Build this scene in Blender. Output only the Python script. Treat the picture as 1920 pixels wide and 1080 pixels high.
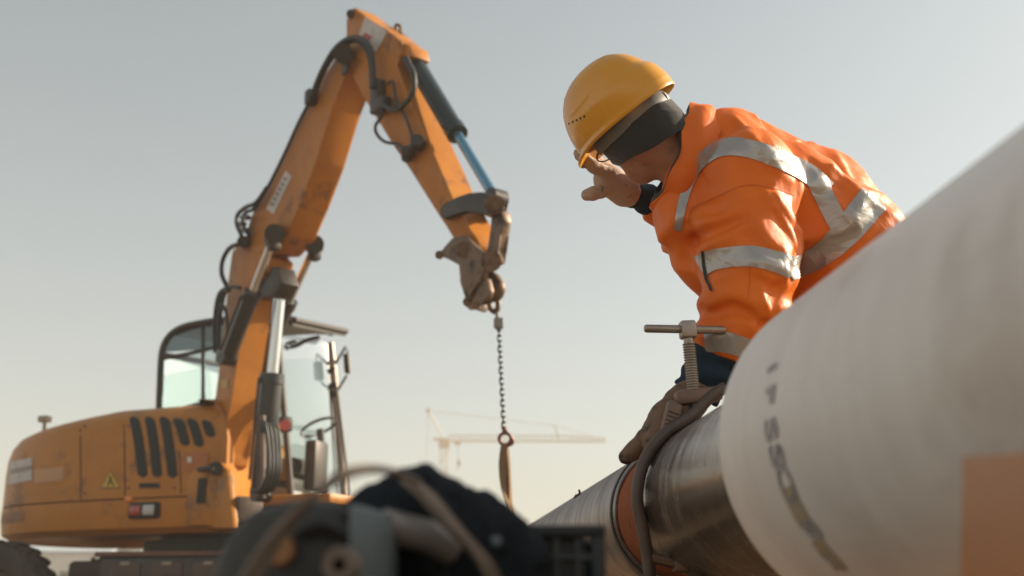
import bpy, bmesh, math, random
import numpy as np
from mathutils import Vector, Matrix
from mathutils.bvhtree import BVHTree

for o in list(bpy.data.objects): bpy.data.objects.remove(o)
scene = bpy.context.scene
COL = scene.collection
rad = math.radians
random.seed(7)

# ------------------------------------------------------------------ camera
CAM = np.array([0., 0., .3]); PITCH = rad(16); FPX = 2133.
cd = bpy.data.cameras.new('camera'); cam = bpy.data.objects.new('camera', cd); COL.objects.link(cam)
cam.location = CAM; cam.rotation_euler = (rad(90) + PITCH, 0, 0)
cd.sensor_width = 36; cd.lens = FPX / 1920 * 36; cd.clip_start = .05; cd.clip_end = 3000
cd.dof.use_dof = True; cd.dof.focus_distance = 2.72; cd.dof.aperture_fstop = 3.2; cd.dof.aperture_blades = 0
scene.camera = cam

# ------------------------------------------------------------------ world, sun, exposure
SUN = Vector((.84, .27, .47)).normalized()          # towards the sun
w = bpy.data.worlds.new('World'); scene.world = w; w.use_nodes = True
wn, wl = w.node_tree.nodes, w.node_tree.links
wn.clear()
sky = wn.new('ShaderNodeTexSky'); sky.sky_type = 'NISHITA'; sky.sun_disc = False
sky.sun_elevation = math.asin(SUN.z); sky.sun_rotation = math.atan2(SUN.x, SUN.y)
sky.air_density = 1.0; sky.dust_density = 1.7; sky.ozone_density = 1.0
hs = wn.new('ShaderNodeHueSaturation'); hs.inputs['Saturation'].default_value = .50; hs.inputs['Value'].default_value = 1.0
bg = wn.new('ShaderNodeBackground'); bg.inputs['Strength'].default_value = .088
wo = wn.new('ShaderNodeOutputWorld')
wl.new(sky.outputs[0], hs.inputs['Color']); tn = wn.new('ShaderNodeMix'); tn.data_type = 'RGBA'; tn.blend_type = 'MULTIPLY'; tn.inputs['Factor'].default_value = 1; tn.inputs['B'].default_value = (1.02, 1.03, .93, 1)
wl.new(hs.outputs[0], tn.inputs['A']); wl.new(tn.outputs['Result'], bg.inputs[0]); wl.new(bg.outputs[0], wo.inputs[0])
sd = bpy.data.lights.new('sun', 'SUN'); sun = bpy.data.objects.new('sun', sd); COL.objects.link(sun)
sd.energy = 5.0; sd.angle = rad(.6); sd.color = (1, .84, .63)
sun.location = (20, 20, 30); sun.rotation_euler = (-SUN).to_track_quat('-Z', 'Y').to_euler()
vs = scene.view_settings
vs.view_transform = 'Standard'; vs.look = 'None'; vs.exposure = 0.83; vs.gamma = 1; vs.use_curve_mapping = False
scene.render.engine = 'CYCLES'

# ------------------------------------------------------------------ projection helpers
RT = np.array([1., 0, 0]); FW = np.array([0, math.cos(PITCH), math.sin(PITCH)]); UP = np.array([0, -math.sin(PITCH), math.cos(PITCH)])
def W(px, py, d):                       # picture direction at a real distance -> world point
    return CAM + d * ((px - 960) / FPX * RT + (540 - py) / FPX * UP + FW)
def on_plane(px, py, P0, n):
    r = W(px, py, 1) - CAM
    return CAM + (((P0 - CAM) @ n) / (r @ n)) * r
def cs(a, b, c): return a * RT + b * UP + c * FW      # a vector given in right / up / away
def nrm(v): v = np.asarray(v, float); return v / np.linalg.norm(v)
V3 = lambda p: Vector((float(p[0]), float(p[1]), float(p[2])))

# ------------------------------------------------------------------ materials
MATS = {}
def mat(name, col, rough=.5, metal=0., col2=None, nscale=6., namt=.5, bump=0., bscale=40., spec=.5, stretch=None, bdist=.01, coat=0, col3=None, n3=2.0, t3=.62):
    if name in MATS: return MATS[name]
    m = bpy.data.materials.new(name); m.use_nodes = True
    N, L = m.node_tree.nodes, m.node_tree.links
    b = N['Principled BSDF']
    b.inputs['Base Color'].default_value = (*col, 1); b.inputs['Roughness'].default_value = rough
    b.inputs['Metallic'].default_value = metal; b.inputs['Specular IOR Level'].default_value = spec
    if coat: b.inputs['Coat Weight'].default_value = coat; b.inputs['Coat Roughness'].default_value = .15
    tc = N.new('ShaderNodeTexCoord'); mp = N.new('ShaderNodeMapping'); L.new(tc.outputs['Object'], mp.inputs['Vector'])
    if stretch: mp.inputs['Scale'].default_value = stretch
    cur = None
    if col2:
        n = N.new('ShaderNodeTexNoise'); n.inputs['Scale'].default_value = nscale; n.inputs['Detail'].default_value = 6; n.inputs['Roughness'].default_value = .65
        L.new(mp.outputs[0], n.inputs['Vector'])
        r = N.new('ShaderNodeValToRGB'); r.color_ramp.elements[0].position = .5 - .5 * namt * .5 - .08; r.color_ramp.elements[1].position = .5 + .5 * namt * .5 + .08
        r.color_ramp.elements[0].color = (*col, 1); r.color_ramp.elements[1].color = (*col2, 1)
        L.new(n.outputs['Fac'], r.inputs[0]); cur = r.outputs[0]
        mr = N.new('ShaderNodeMapRange'); mr.inputs['To Min'].default_value = max(0, rough - .1); mr.inputs['To Max'].default_value = min(1, rough + .15)
        L.new(n.outputs['Fac'], mr.inputs['Value']); L.new(mr.outputs[0], b.inputs['Roughness'])
    if col3:
        n = N.new('ShaderNodeTexNoise'); n.inputs['Scale'].default_value = n3; n.inputs['Detail'].default_value = 9; n.inputs['Roughness'].default_value = .72
        L.new(tc.outputs['Object'], n.inputs['Vector'])
        r = N.new('ShaderNodeValToRGB'); r.color_ramp.elements[0].position = t3 - .04; r.color_ramp.elements[1].position = t3 + .06
        r.color_ramp.elements[0].color = (0, 0, 0, 1); r.color_ramp.elements[1].color = (1, 1, 1, 1)
        L.new(n.outputs['Fac'], r.inputs[0])
        mx = N.new('ShaderNodeMix'); mx.data_type = 'RGBA'; mx.inputs['B'].default_value = (*col3, 1)
        if cur: L.new(cur, mx.inputs['A'])
        else: mx.inputs['A'].default_value = (*col, 1)
        L.new(r.outputs[0], mx.inputs['Factor']); cur = mx.outputs['Result']
    if cur: L.new(cur, b.inputs['Base Color'])
    if bump:
        n = N.new('ShaderNodeTexNoise'); n.inputs['Scale'].default_value = bscale; n.inputs['Detail'].default_value = 5
        L.new(mp.outputs[0], n.inputs['Vector'])
        bp = N.new('ShaderNodeBump'); bp.inputs['Strength'].default_value = bump; bp.inputs['Distance'].default_value = bdist
        L.new(n.outputs['Fac'], bp.inputs['Height']); L.new(bp.outputs[0], b.inputs['Normal'])
    MATS[name] = m
    return m

M_PAINT = mat('excavator_orange_paint', (.50, .20, .024), .40, 0, (.41, .155, .022), 3, .6, .12, 30, .28, col3=(.20, .10, .045), n3=2.6, t3=.585)
M_PAINT2 = mat('boom_orange_paint', (.50, .19, .022), .42, 0, (.39, .14, .02), 4, .6, .15, 25, .22, col3=(.17, .08, .035), n3=3.4, t3=.60)
M_BLACK = mat('black_rubber', (.012, .012, .013), .55, 0, (.03, .028, .026), 12, .6)
M_DARK = mat('dark_grey_metal', (.035, .035, .037), .45, .3, (.07, .055, .045), 9, .6, .1, 60)
M_CYL = mat('painted_cylinder_charcoal', (.03, .04, .045), .35, .2, (.06, .055, .05), 8, .6)
M_CHROME = mat('chrome_rod', (.62, .62, .62), .16, 1.)
M_RUSTSTEEL = mat('worn_brown_steel', (.13, .085, .06), .5, .5, (.24, .16, .11), 10, .7, .3, 40, .5, col3=(.06, .04, .03), n3=8, t3=.55)
M_HOSE = mat('hydraulic_hose', (.015, .016, .018), .5, 0, (.03, .03, .03), 30)
M_STICKER = mat('pale_sticker', (.62, .58, .54), .5, 0, (.45, .40, .37), 14, .5)
M_STICKTXT = mat('sticker_print', (.22, .19, .18), .5)
M_RED = mat('red_print', (.45, .06, .05), .5)
M_SLOT = mat('vent_black', (.012, .013, .013), .7)
M_LAMP_R = mat('red_lamp_lens', (.35, .03, .02), .2, 0, coat=.5)
M_LAMP_W = mat('clear_lamp_lens', (.45, .45, .45), .2, 0, coat=.5)
M_AMBER = mat('amber_lens', (.8, .25, .02), .25, coat=.5)
M_TYRE = mat('dusty_tyre_rubber', (.03, .029, .028), .8, 0, (.09, .075, .06), 9, .7, .3, 50)
M_CHASSIS = mat('dusty_chassis', (.06, .045, .04), .6, .2, (.13, .085, .065), 7, .7, .2, 40)
M_DUSTLIGHT = mat('pale_concrete_dust', (.42, .36, .30), .8, 0, (.3, .25, .2), 9)
M_PWHITE = mat('white_paint', (.7, .68, .64), .5, 0, (.55, .52, .48), 5)

def glass(name, col, tint=.25, ior=1.5):
    m = bpy.data.materials.new(name); m.use_nodes = True
    N, L = m.node_tree.nodes, m.node_tree.links; N.clear()
    t = N.new('ShaderNodeBsdfTransparent'); t.inputs[0].default_value = (*col, 1)
    g = N.new('ShaderNodeBsdfGlossy'); g.inputs['Roughness'].default_value = .04
    fr = N.new('ShaderNodeFresnel'); fr.inputs[0].default_value = ior
    mx = N.new('ShaderNodeMixShader'); o = N.new('ShaderNodeOutputMaterial')
    ad = N.new('ShaderNodeMath'); ad.operation = 'ADD'; ad.inputs[1].default_value = tint * .2
    L.new(fr.outputs[0], ad.inputs[0]); L.new(ad.outputs[0], mx.inputs[0])
    L.new(t.outputs[0], mx.inputs[1]); L.new(g.outputs[0], mx.inputs[2]); L.new(mx.outputs[0], o.inputs[0])
    return m
M_GLASS = glass('cab_glass_teal', (.80, .86, .85), .2, 1.3)
M_GLASSC = glass('cab_glass_clear', (.90, .94, .93), .05, 1.12)
M_GLASSD = glass('cab_glass_dark', (.22, .30, .30), .4)

# ------------------------------------------------------------------ object helpers
ROOT = {}
def props(o, label=None, cat=None, group=None, kind=None):
    if label: o['label'] = label
    if cat: o['category'] = cat
    if group: o['group'] = group
    if kind: o['kind'] = kind
    return o
def thing(name, label, cat, loc, group=None):
    o = bpy.data.objects.new(name, None); COL.objects.link(o); o.location = V3(loc); o.empty_display_size = .1
    ROOT[o.name] = np.array(loc, float)
    return props(o, label, cat, group)
def link(name, me, m, parent=None, smooth=True, loc=None):
    o = bpy.data.objects.new(name, me); COL.objects.link(o)
    if m and not me.materials: me.materials.append(m)
    if parent: o.parent = parent; ROOT[o.name] = ROOT[parent.name]
    return o
def mesh(name, verts, faces, m, parent=None, smooth=True, auto=None, base=None):
    """verts in world space. base = origin for a top-level mesh."""
    verts = np.asarray(verts, float).reshape(-1, 3)
    org = ROOT[parent.name] if parent else (np.array(base, float) if base is not None else np.zeros(3))
    me = bpy.data.meshes.new(name)
    me.from_pydata((verts - org).tolist(), [], [tuple(int(i) for i in f) for f in faces])
    bm = bmesh.new(); bm.from_mesh(me); bmesh.ops.recalc_face_normals(bm, faces=bm.faces); bm.to_mesh(me); bm.free()
    if smooth:
        me.polygons.foreach_set('use_smooth', [True] * len(me.polygons))
        if auto is not None: me.set_sharp_from_angle(angle=rad(auto))
    o = link(name, me, m, parent)
    if not parent:
        o.location = V3(org); ROOT[o.name] = org
    return o
class MB:
    def __init__(s): s.v = []; s.f = []
    def add(s, v, f):
        n = len(s.v); s.v += [tuple(map(float, p)) for p in v]; s.f += [tuple(i + n for i in q) for q in f]; return s
    def box(s, c, a, b, h, bev=0):       # centre, half vectors
        c, a, b, h = (np.asarray(q, float) for q in (c, a, b, h))
        if not bev:
            v = [c + i * a + j * b + k * h for i in (-1, 1) for j in (-1, 1) for k in (-1, 1)]
            return s.add(v, [(0, 1, 3, 2), (4, 6, 7, 5), (0, 4, 5, 1), (2, 3, 7, 6), (0, 2, 6, 4), (1, 5, 7, 3)])
        la, lb, lh = (np.linalg.norm(q) for q in (a, b, h)); be = min(bev, la * .9, lb * .9, lh * .9)
        bm = bmesh.new(); bmesh.ops.create_cube(bm, size=2)
        for v in bm.verts: v.co = (v.co.x * la, v.co.y * lb, v.co.z * lh)
        bmesh.ops.bevel(bm, geom=bm.edges[:], offset=be, segments=2, profile=.5, affect='EDGES')
        bm.verts.ensure_lookup_table()
        for i, v in enumerate(bm.verts): v.index = i
        vv = [c + a / la * v.co.x + b / lb * v.co.y + h / lh * v.co.z for v in bm.verts]
        ff = [tuple(x.index for x in f.verts) for f in bm.faces]; bm.free()
        return s.add(vv, ff)
    def tube(s, pts, r, n=10, cap=True, sub=0):
        P = np.asarray(pts, float)
        if sub: P, r = smooth_path(P, r, sub)
        m = len(P); rr = np.ones(m) * r if np.isscalar(r) else np.asarray(r, float)
        T = np.gradient(P, axis=0); T /= np.linalg.norm(T, axis=1)[:, None] + 1e-12
        ref = np.array([0, 0, 1.]) if abs(T[0, 2]) < .9 else np.array([1., 0, 0])
        A = np.cross(T[0], ref); A /= np.linalg.norm(A); v = []
        for i in range(m):
            A = A - T[i] * (A @ T[i]); A /= np.linalg.norm(A); B = np.cross(T[i], A)
            for k in range(n):
                t = 2 * math.pi * k / n; v.append(P[i] + rr[i] * (math.cos(t) * A + math.sin(t) * B))
        f = [(i * n + k, i * n + (k + 1) % n, (i + 1) * n + (k + 1) % n, (i + 1) * n + k) for i in range(m - 1) for k in range(n)]
        if cap: f += [tuple(range(n))[::-1], tuple((m - 1) * n + k for k in range(n))]
        return s.add(v, f)
    def prism(s, poly, off, bev=0):      # poly: list of 3-D points, off: extrusion vector
        poly = [np.asarray(p, float) for p in poly]; n = len(poly); off = np.asarray(off, float)
        if not bev:
            return s.add(poly + [p + off for p in poly], [tuple(range(n)), tuple(range(2 * n - 1, n - 1, -1))] + [(i, (i + 1) % n, (i + 1) % n + n, i + n) for i in range(n)])
        bm = bmesh.new(); vs_ = [bm.verts.new(p) for p in poly] ; ws = [bm.verts.new(p + off) for p in poly]
        bm.faces.new(vs_); bm.faces.new(ws[::-1])
        for i in range(n): bm.faces.new((vs_[i], vs_[(i + 1) % n], ws[(i + 1) % n], ws[i]))
        bmesh.ops.bevel(bm, geom=bm.edges[:], offset=bev, segments=2, profile=.5, affect='EDGES', clamp_overlap=True)
        for i, v in enumerate(bm.verts): v.index = i
        s.add([tuple(v.co) for v in bm.verts], [tuple(x.index for x in f.verts) for f in bm.faces]); bm.free(); return s
    def lathe(s, prof, c, ax, n=24, arc=None):       # prof: (r, h) along ax from c
        ax = nrm(ax); ref = np.array([0, 0, 1.]) if abs(ax[2]) < .9 else np.array([1., 0, 0]); A = nrm(np.cross(ax, ref)); B = np.cross(ax, A)
        v = [np.asarray(c) + h * ax + r * (math.cos(2 * math.pi * k / n) * A + math.sin(2 * math.pi * k / n) * B) for r, h in prof for k in range(n)]
        m = len(prof)
        return s.add(v, [(i * n + k, i * n + (k + 1) % n, (i + 1) * n + (k + 1) % n, (i + 1) * n + k) for i in range(m - 1) for k in range(n)])
    def build(s, name, m, parent=None, smooth=True, auto=35, base=None): return mesh(name, s.v, s.f, m, parent, smooth, auto, base)
def smooth_path(P, r, sub):
    m = len(P); out = []; ro = []
    rr = np.ones(m) * r if np.isscalar(r) else np.asarray(r, float)
    for i in range(m - 1):
        p0, p1, p2, p3 = P[max(i - 1, 0)], P[i], P[i + 1], P[min(i + 2, m - 1)]
        for k in range(sub):
            t = k / sub
            out.append(.5 * ((2 * p1) + (-p0 + p2) * t + (2 * p0 - 5 * p1 + 4 * p2 - p3) * t * t + (-p0 + 3 * p1 - 3 * p2 + p3) * t ** 3)); ro.append(rr[i] * (1 - t) + rr[i + 1] * t)
    out.append(P[-1]); ro.append(rr[-1])
    return np.array(out), np.array(ro)
def bvh_of(*objs):
    v, f = [], []
    for o in objs:
        n = len(v); org = Vector(ROOT[o.name]); v += [x.co + org for x in o.data.vertices]; f += [[i + n for i in p.vertices] for p in o.data.polygons]
    return BVHTree.FromPolygons(v, f)
def decal(name, quad, bvh, m, parent, off=.004, nu=8, nv=5, fallback=None):
    """sheet laid on a surface: quad = four directions (TL, TR, BR, BL)"""
    q = np.array(quad, float); v = []; 
    for j in range(nv + 1):
        for i in range(nu + 1):
            a, b = i / nu, j / nv
            p = (q[0] * (1 - a) + q[1] * a) * (1 - b) + (q[3] * (1 - a) + q[2] * a) * b
            d = nrm(W(p[0], p[1], 1) - CAM); h = bvh.ray_cast(V3(CAM), V3(d))
            if h[0] is None:
                return None
            nn = np.array(h[1]); nn = nn if nn @ d < 0 else -nn
            v.append(np.array(h[0]) + nn * off)
    f = [(j * (nu + 1) + i, j * (nu + 1) + i + 1, (j + 1) * (nu + 1) + i + 1, (j + 1) * (nu + 1) + i) for j in range(nv) for i in range(nu)]
    return mesh(name, v, f, m, parent)

# ------------------------------------------------------------------ implicit surfaces (for the person and soft things)
def vnoise(P, seed=0):
    i = np.floor(P).astype(np.int64); f = P - i; f = f * f * (3 - 2 * f)
    def hsh(x, y, z):
        n = (x * 374761393 + y * 668265263 + z * 2147483647 + seed * 144665) & 0xffffffff
        n = ((n ^ (n >> 13)) * 1274126177) & 0xffffffff; n = (n ^ (n >> 16)) & 0xffff
        return n / 65535.
    o = 0
    for dx in (0, 1):
        for dy in (0, 1):
            for dz in (0, 1):
                o = o + hsh(i[:, 0] + dx, i[:, 1] + dy, i[:, 2] + dz) * (f[:, 0] if dx else 1 - f[:, 0]) * (f[:, 1] if dy else 1 - f[:, 1]) * (f[:, 2] if dz else 1 - f[:, 2])
    return o * 2 - 1
def smin(a, b, k):
    h = np.clip(.5 + .5 * (b - a) / k, 0, 1); return b * (1 - h) + a * h - k * h * (1 - h)
def cone(P, a, b, ra, rb):
    a, b = np.asarray(a), np.asarray(b); d = b - a; t = np.clip(((P - a) @ d) / (d @ d), 0, 1)
    return np.linalg.norm(P - a - t[:, None] * d, axis=1) - (ra + (rb - ra) * t)
def chain(P, pts, rs, k=.02):
    o = None
    for i in range(len(pts) - 1):
        c = cone(P, pts[i], pts[i + 1], rs[i], rs[i + 1]); o = c if o is None else smin(o, c, k)
    return o
def ell(P, c, axes, rs):
    q = (P - c) @ np.array(axes).T / np.array(rs); l = np.linalg.norm(q, axis=1); g = np.linalg.norm(q / np.array(rs), axis=1) + 1e-9
    return l * (l - 1) / g
def nets(fn, lo, hi, h):
    lo = np.asarray(lo, float); n = np.ceil((np.asarray(hi) - lo) / h).astype(int) + 1
    g = np.stack(np.meshgrid(*[lo[i] + h * np.arange(n[i]) for i in range(3)], indexing='ij'), -1)
    Vv = fn(g.reshape(-1, 3)).reshape(n)
    ins = Vv < 0
    cnt = sum(ins[i:n[0] - 1 + i, j:n[1] - 1 + j, k:n[2] - 1 + k].astype(int) for i in (0, 1) for j in (0, 1) for k in (0, 1))
    act = (cnt > 0) & (cnt < 8); idx = -np.ones(act.shape, int); ijk = np.argwhere(act); idx[act] = np.arange(len(ijk))
    acc = np.zeros((len(ijk), 3)); num = np.zeros(len(ijk))
    cor = [(i, j, k) for i in (0, 1) for j in (0, 1) for k in (0, 1)]
    for a in range(8):
        for b in range(a + 1, 8):
            ca, cb = np.array(cor[a]), np.array(cor[b])
            if np.abs(ca - cb).sum() != 1: continue
            va = Vv[tuple((ijk + ca).T)]; vb = Vv[tuple((ijk + cb).T)]; s = (va < 0) != (vb < 0)
            t = np.where(s, va / np.where(s, va - vb, 1), 0)
            acc += np.where(s[:, None], ca + t[:, None] * (cb - ca), 0); num += s
    verts = lo + h * (ijk + acc / num[:, None]); F = []
    for ax in range(3):
        b, c = (ax + 1) % 3, (ax + 2) % 3
        sl = [slice(None)] * 3; sl2 = [slice(None)] * 3; sl[ax] = slice(0, -1); sl2[ax] = slice(1, None)
        e = np.argwhere(ins[tuple(sl)] != ins[tuple(sl2)]); ok = (e[:, b] > 0) & (e[:, c] > 0) & (e[:, b] < n[b] - 1) & (e[:, c] < n[c] - 1); e = e[ok]
        fl = ins[tuple(e.T)]
        eb = np.zeros(3, int); eb[b] = 1; ec = np.zeros(3, int); ec[c] = 1
        q = np.stack([idx[tuple((e - eb - ec).T)], idx[tuple((e - ec).T)], idx[tuple(e.T)], idx[tuple((e - eb).T)]], 1)
        q[~fl] = q[~fl][:, ::-1]; F.append(q)
    return verts, np.concatenate(F)
def sdf_obj(name, fn, lo, hi, h, m, parent=None, base=None):
    v, f = nets(fn, lo, hi, h); return mesh(name, v, f, m, parent, True, None, base)
def bounds(pts, pad):
    p = np.array(pts); return p.min(0) - pad, p.max(0) + pad

#==SETTING==
# ------------------------------------------------------------------ ground
M_GROUND = mat('sandy_dirt', (.23, .145, .085), .95, 0, (.17, .11, .065), .8, .7, .6, 14, .2, bdist=.05, col3=(.27, .19, .12), n3=3, t3=.6)
gv, gf = [], []
NG = 90
xs = np.sign(np.linspace(-1, 1, NG)) * np.abs(np.linspace(-1, 1, NG)) ** 2.2 * 330
ys = 120 + np.sign(np.linspace(-1, 1, NG)) * np.abs(np.linspace(-1, 1, NG)) ** 1.2 * 330
G = np.array([(x, y, 0) for x in xs for y in ys])
hgt = .05 * (vnoise(G * .3, 1)) * np.clip((np.hypot(G[:, 0], G[:, 1] - 5) - 12) / 20, 0, 1) * 6
G[:, 2] = np.minimum(hgt, .3) - .002
gf = [(i * NG + j, (i + 1) * NG + j, (i + 1) * NG + j + 1, i * NG + j + 1) for i in range(NG - 1) for j in range(NG - 1)]
props(mesh('ground', G, gf, M_GROUND), kind='structure')

# ------------------------------------------------------------------ pale hall added to supply the bright strip under the excavator body
def flat_hall():
    c = W(60, 1120, 75.); c[2] = 0
    t = thing('added_hall', 'added pale low hall far behind the wheeled excavator, filling the bright strip', 'building', c)
    a, b = np.array([6.2, 0, 0]), np.array([0, 4., 0])
    wl_ = MB(); wl_.box(c + (0, 0, 2.0), a, b, (0, 0, 2.0)); wl_.build('wall', M_PWHITE, t, auto=30)
    rf = MB(); e = np.array([0, 0, 1.])
    p = [c + a * s * 1.03 + 4.003 * e - b * 1.05 * q + (1 - abs(q)) * 1.0 * e for s in (-1, 1) for q in (-1, 0, 1)]
    p2 = [x + e * .12 for x in p]
    rf.add(p + p2, [(0, 3, 4, 1), (1, 4, 5, 2), (6, 7, 10, 9), (7, 8, 11, 10), (0, 1, 7, 6), (1, 2, 8, 7), (3, 9, 10, 4), (4, 10, 11, 5), (0, 6, 9, 3), (2, 5, 11, 8)])
    rf.build('roof', mat('pale_blue_roof', (.45, .50, .55), .5), t, auto=30)
    for x in (-4, -1.3, 1.4, 4.1):
        g = MB(); g.box(c + (x, -4.01, 1.9), (.9, 0, 0), (0, .03, 0), (0, 0, 1.0)); wdw = g.build('window', M_DARK, t, auto=30)
flat_hall()

# ------------------------------------------------------------------ tower crane far away
def crane():
    D = 175.; s = D / FPX                 # metres per picture unit there
    M_CR = mat('crane_yellow', (.55, .30, .10), .5, 0, (.48, .27, .1), 3)
    M_CRW = mat('crane_pale', (.6, .5, .36), .5, 0, (.5, .42, .3), 3)
    top = W(833, 830, D); foot = top.copy(); foot[2] = 0
    t = thing('tower_crane', 'distant pale yellow tower crane with long lattice jib', 'crane', foot)
    h = .55; mb = MB(); z = 0.; ztop = top[2]
    for sx in (-1, 1):
        for sy in (-1, 1): mb.tube([foot + (sx * h, sy * h, 0), foot + (sx * h, sy * h, ztop)], .09, 6)
    k = 0
    while z < ztop - 1.2:
        for sy in (-1, 1):
            mb.tube([foot + (-h * (1 if k % 2 else -1), sy * h, z), foot + (h * (1 if k % 2 else -1), sy * h, z + 1.2)], .05, 5)
            mb.tube([foot + (sy * h, -h * (1 if k % 2 else -1), z), foot + (sy * h, h * (1 if k % 2 else -1), z + 1.2)], .05, 5)
            mb.tube([foot + (-h, sy * h, z), foot + (h, sy * h, z)], .05, 5)
        z += 1.2; k += 1
    mb.build('mast', M_CRW, t, auto=50)
    bs = MB(); bs.box(foot + (0, 0, .3), (2.2, 0, 0), (0, 2.2, 0), (0, 0, .3)); bs.build('base', M_DUSTLIGHT, t)
    hd = MB(); hd.box(top + (0, 0, -.1), (.85, 0, 0), (0, .7, 0), (0, 0, .75), .15); hd.box(top + (-1.2, 0, .5), (.6, 0, 0), (0, .3, 0), (0, 0, .15)); hd.build('slewing_head', M_CR, t)
    L = 295 * s; j = MB(); y0 = .45; b0 = top + (.6, 0, .25)
    tops = lambda x: b0 + (x, 0, .85 - .45 * max(0, x - 18) / (L - 18))
    for sy in (-1, 1): j.tube([b0 + (0, sy * y0, 0), b0 + (L, sy * y0 * .7, -.1)], .10, 6)
    j.tube([tops(0), tops(18), tops(L)], .10, 6)
    n = 24
    for i in range(n):
        x = L * i / n; xm = x + L / n / 2; x2 = x + L / n
        for sy in (-1, 1):
            j.tube([b0 + (x, sy * y0, 0), tops(xm)], .05, 5); j.tube([tops(xm), b0 + (x2, sy * y0, 0)], .05, 5)
        j.tube([b0 + (x, -y0, 0), b0 + (x, y0, 0)], .05, 5)
    j.build('jib', M_CRW, t, auto=50)
    st = MB(); a = W(803, 770, D); b = W(834, 826, D)
    for sy in (-1, 1): st.tube([b + (0, sy * .4, 0), a + (0, sy * .15, 0)], .13, 6)
    for i in range(6):
        p = b + (a - b) * (i + .5) / 6; st.tube([p - (0, .35, 0), p + (0, .35, 0)], .06, 5)
    st.box(a, (.35, 0, 0), (0, .35, 0), (0, 0, .3)); st.build('stay_strut', M_CRW, t, auto=50)
    m2 = MB(); a2 = W(1040, 798, D); b2 = W(1048, 824, D); m2.tube([b2, a2], .11, 6); m2.tube([a2, W(1020, 796, D)], .06, 5); m2.build('jib_post', M_CRW, t)
    tl = MB(); 
    tl.tube([a, a2], .05, 5); tl.tube([a2, W(1125, 823, D)], .05, 5); tl.tube([a, W(790, 1105, D)], .05, 5); tl.build('tie_rope', M_CRW, t)
    tr = MB(); q = W(858, 831, D); tr.box(q, (.45, 0, 0), (0, .4, 0), (0, 0, .28), .08); tr.build('trolley', M_CR, t)
    hk = MB(); q2 = W(860, 868, D); hk.tube([q, q2], .045, 5); hk.box(q2, (.28, 0, 0), (0, .2, 0), (0, 0, .4), .1); hk.tube([q2, q2 - (0, 0, .8), q2 - (.25, 0, 1.), q2 - (.35, 0, .7)], .07, 6, sub=3); hk.build('hook_block', M_DARK, t)
crane()
#==PIPES==
# ------------------------------------------------------------------ pipes
PJ = W(1278.4, 961.05, 2.6307); PA = nrm(np.array([-.08608674, .99628708, .01232969]))
PX = nrm(np.cross(PA, (0, 0, 1))); PZ = np.cross(PX, PA)       # right and up across the pipe
RS, RC = .16, .2235
def pipe_pt(s, th, r): return PJ + PA * s + r * (math.cos(th) * PX + math.sin(th) * PZ)
def pipe_mesh(prof, n=96):
    v = [pipe_pt(s, 2 * math.pi * k / n, r) for r, s in prof for k in range(n)]; m = len(prof)
    return v, [(i * n + k, i * n + (k + 1) % n, ((i + 1) % m) * n + (k + 1) % n, ((i + 1) % m) * n + k) for i in range(m) for k in range(n)]
def pipe_mat(name, base, dark, rust, seedv, rustlow=.5, metal=.75, rough=.38):
    m = bpy.data.materials.new(name); m.use_nodes = True; N, L = m.node_tree.nodes, m.node_tree.links; b = N['Principled BSDF']
    tc = N.new('ShaderNodeTexCoord'); mp = N.new('ShaderNodeMapping'); L.new(tc.outputs['Object'], mp.inputs['Vector']); mp.inputs['Location'].default_value = (seedv, seedv, 0)
    def noise(sc, st, det=8, rg=.65):
        q = N.new('ShaderNodeMapping'); q.inputs['Scale'].default_value = st; L.new(mp.outputs[0], q.inputs['Vector'])
        n = N.new('ShaderNodeTexNoise'); n.inputs['Scale'].default_value = sc; n.inputs['Detail'].default_value = det; n.inputs['Roughness'].default_value = rg; L.new(q.outputs[0], n.inputs['Vector']); return n.outputs['Fac']
    def ramp(f, p0, p1, c0, c1):
        r = N.new('ShaderNodeValToRGB'); e = r.color_ramp.elements; e[0].position = p0; e[1].position = p1; e[0].color = (*c0, 1); e[1].color = (*c1, 1); L.new(f, r.inputs[0]); return r.outputs[0]
    def mix(f, a, c):
        x = N.new('ShaderNodeMix'); x.data_type = 'RGBA'; L.new(f, x.inputs['Factor']); L.new(a, x.inputs['A']); x.inputs['B'].default_value = (*c, 1); return x.outputs['Result']
    streak = noise(4, (1.4, 4.5, 1.4)); blot = noise(4, (1, 1, 1)); scr = noise(14, (2.2, 9, 2.2), 6, .75)
    c = ramp(streak, .35, .68, base, dark)
    k = (0, 0, 0), (1, 1, 1)
    c = mix(ramp(blot, .55, .68, *k), c, rust)
    c = mix(ramp(scr, .69, .75, (0, 0, 0), (.45, .45, .45)), c, (.55, .53, .5))
    L.new(c, b.inputs['Base Color'])
    L.new(ramp(streak, .3, .75, (rough + .10,) * 3, (rough - .08,) * 3), b.inputs['Roughness'])
    b.inputs['Metallic'].default_value = metal
    bp = N.new('ShaderNodeBump'); bp.inputs['Strength'].default_value = .12; bp.inputs['Distance'].default_value = .003; L.new(scr, bp.inputs['Height']); L.new(bp.outputs[0], b.inputs['Normal'])
    return m
M_STEEL_N = pipe_mat('bare_pipe_steel', (.44, .39, .345), (.28, .235, .20), (.22, .14, .09), 3.1, metal=.92, rough=.22)
M_STEEL_F = pipe_mat('scratched_pipe_steel', (.44, .40, .37), (.20, .175, .16), (.17, .13, .11), 9.7, metal=.7, rough=.38)
M_RUST = mat('orange_rust', (.34, .095, .026), .8, 0, (.24, .065, .022), 12, .7, .5, 60, .3, col3=(.14, .045, .02), n3=22, t3=.60)
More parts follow.
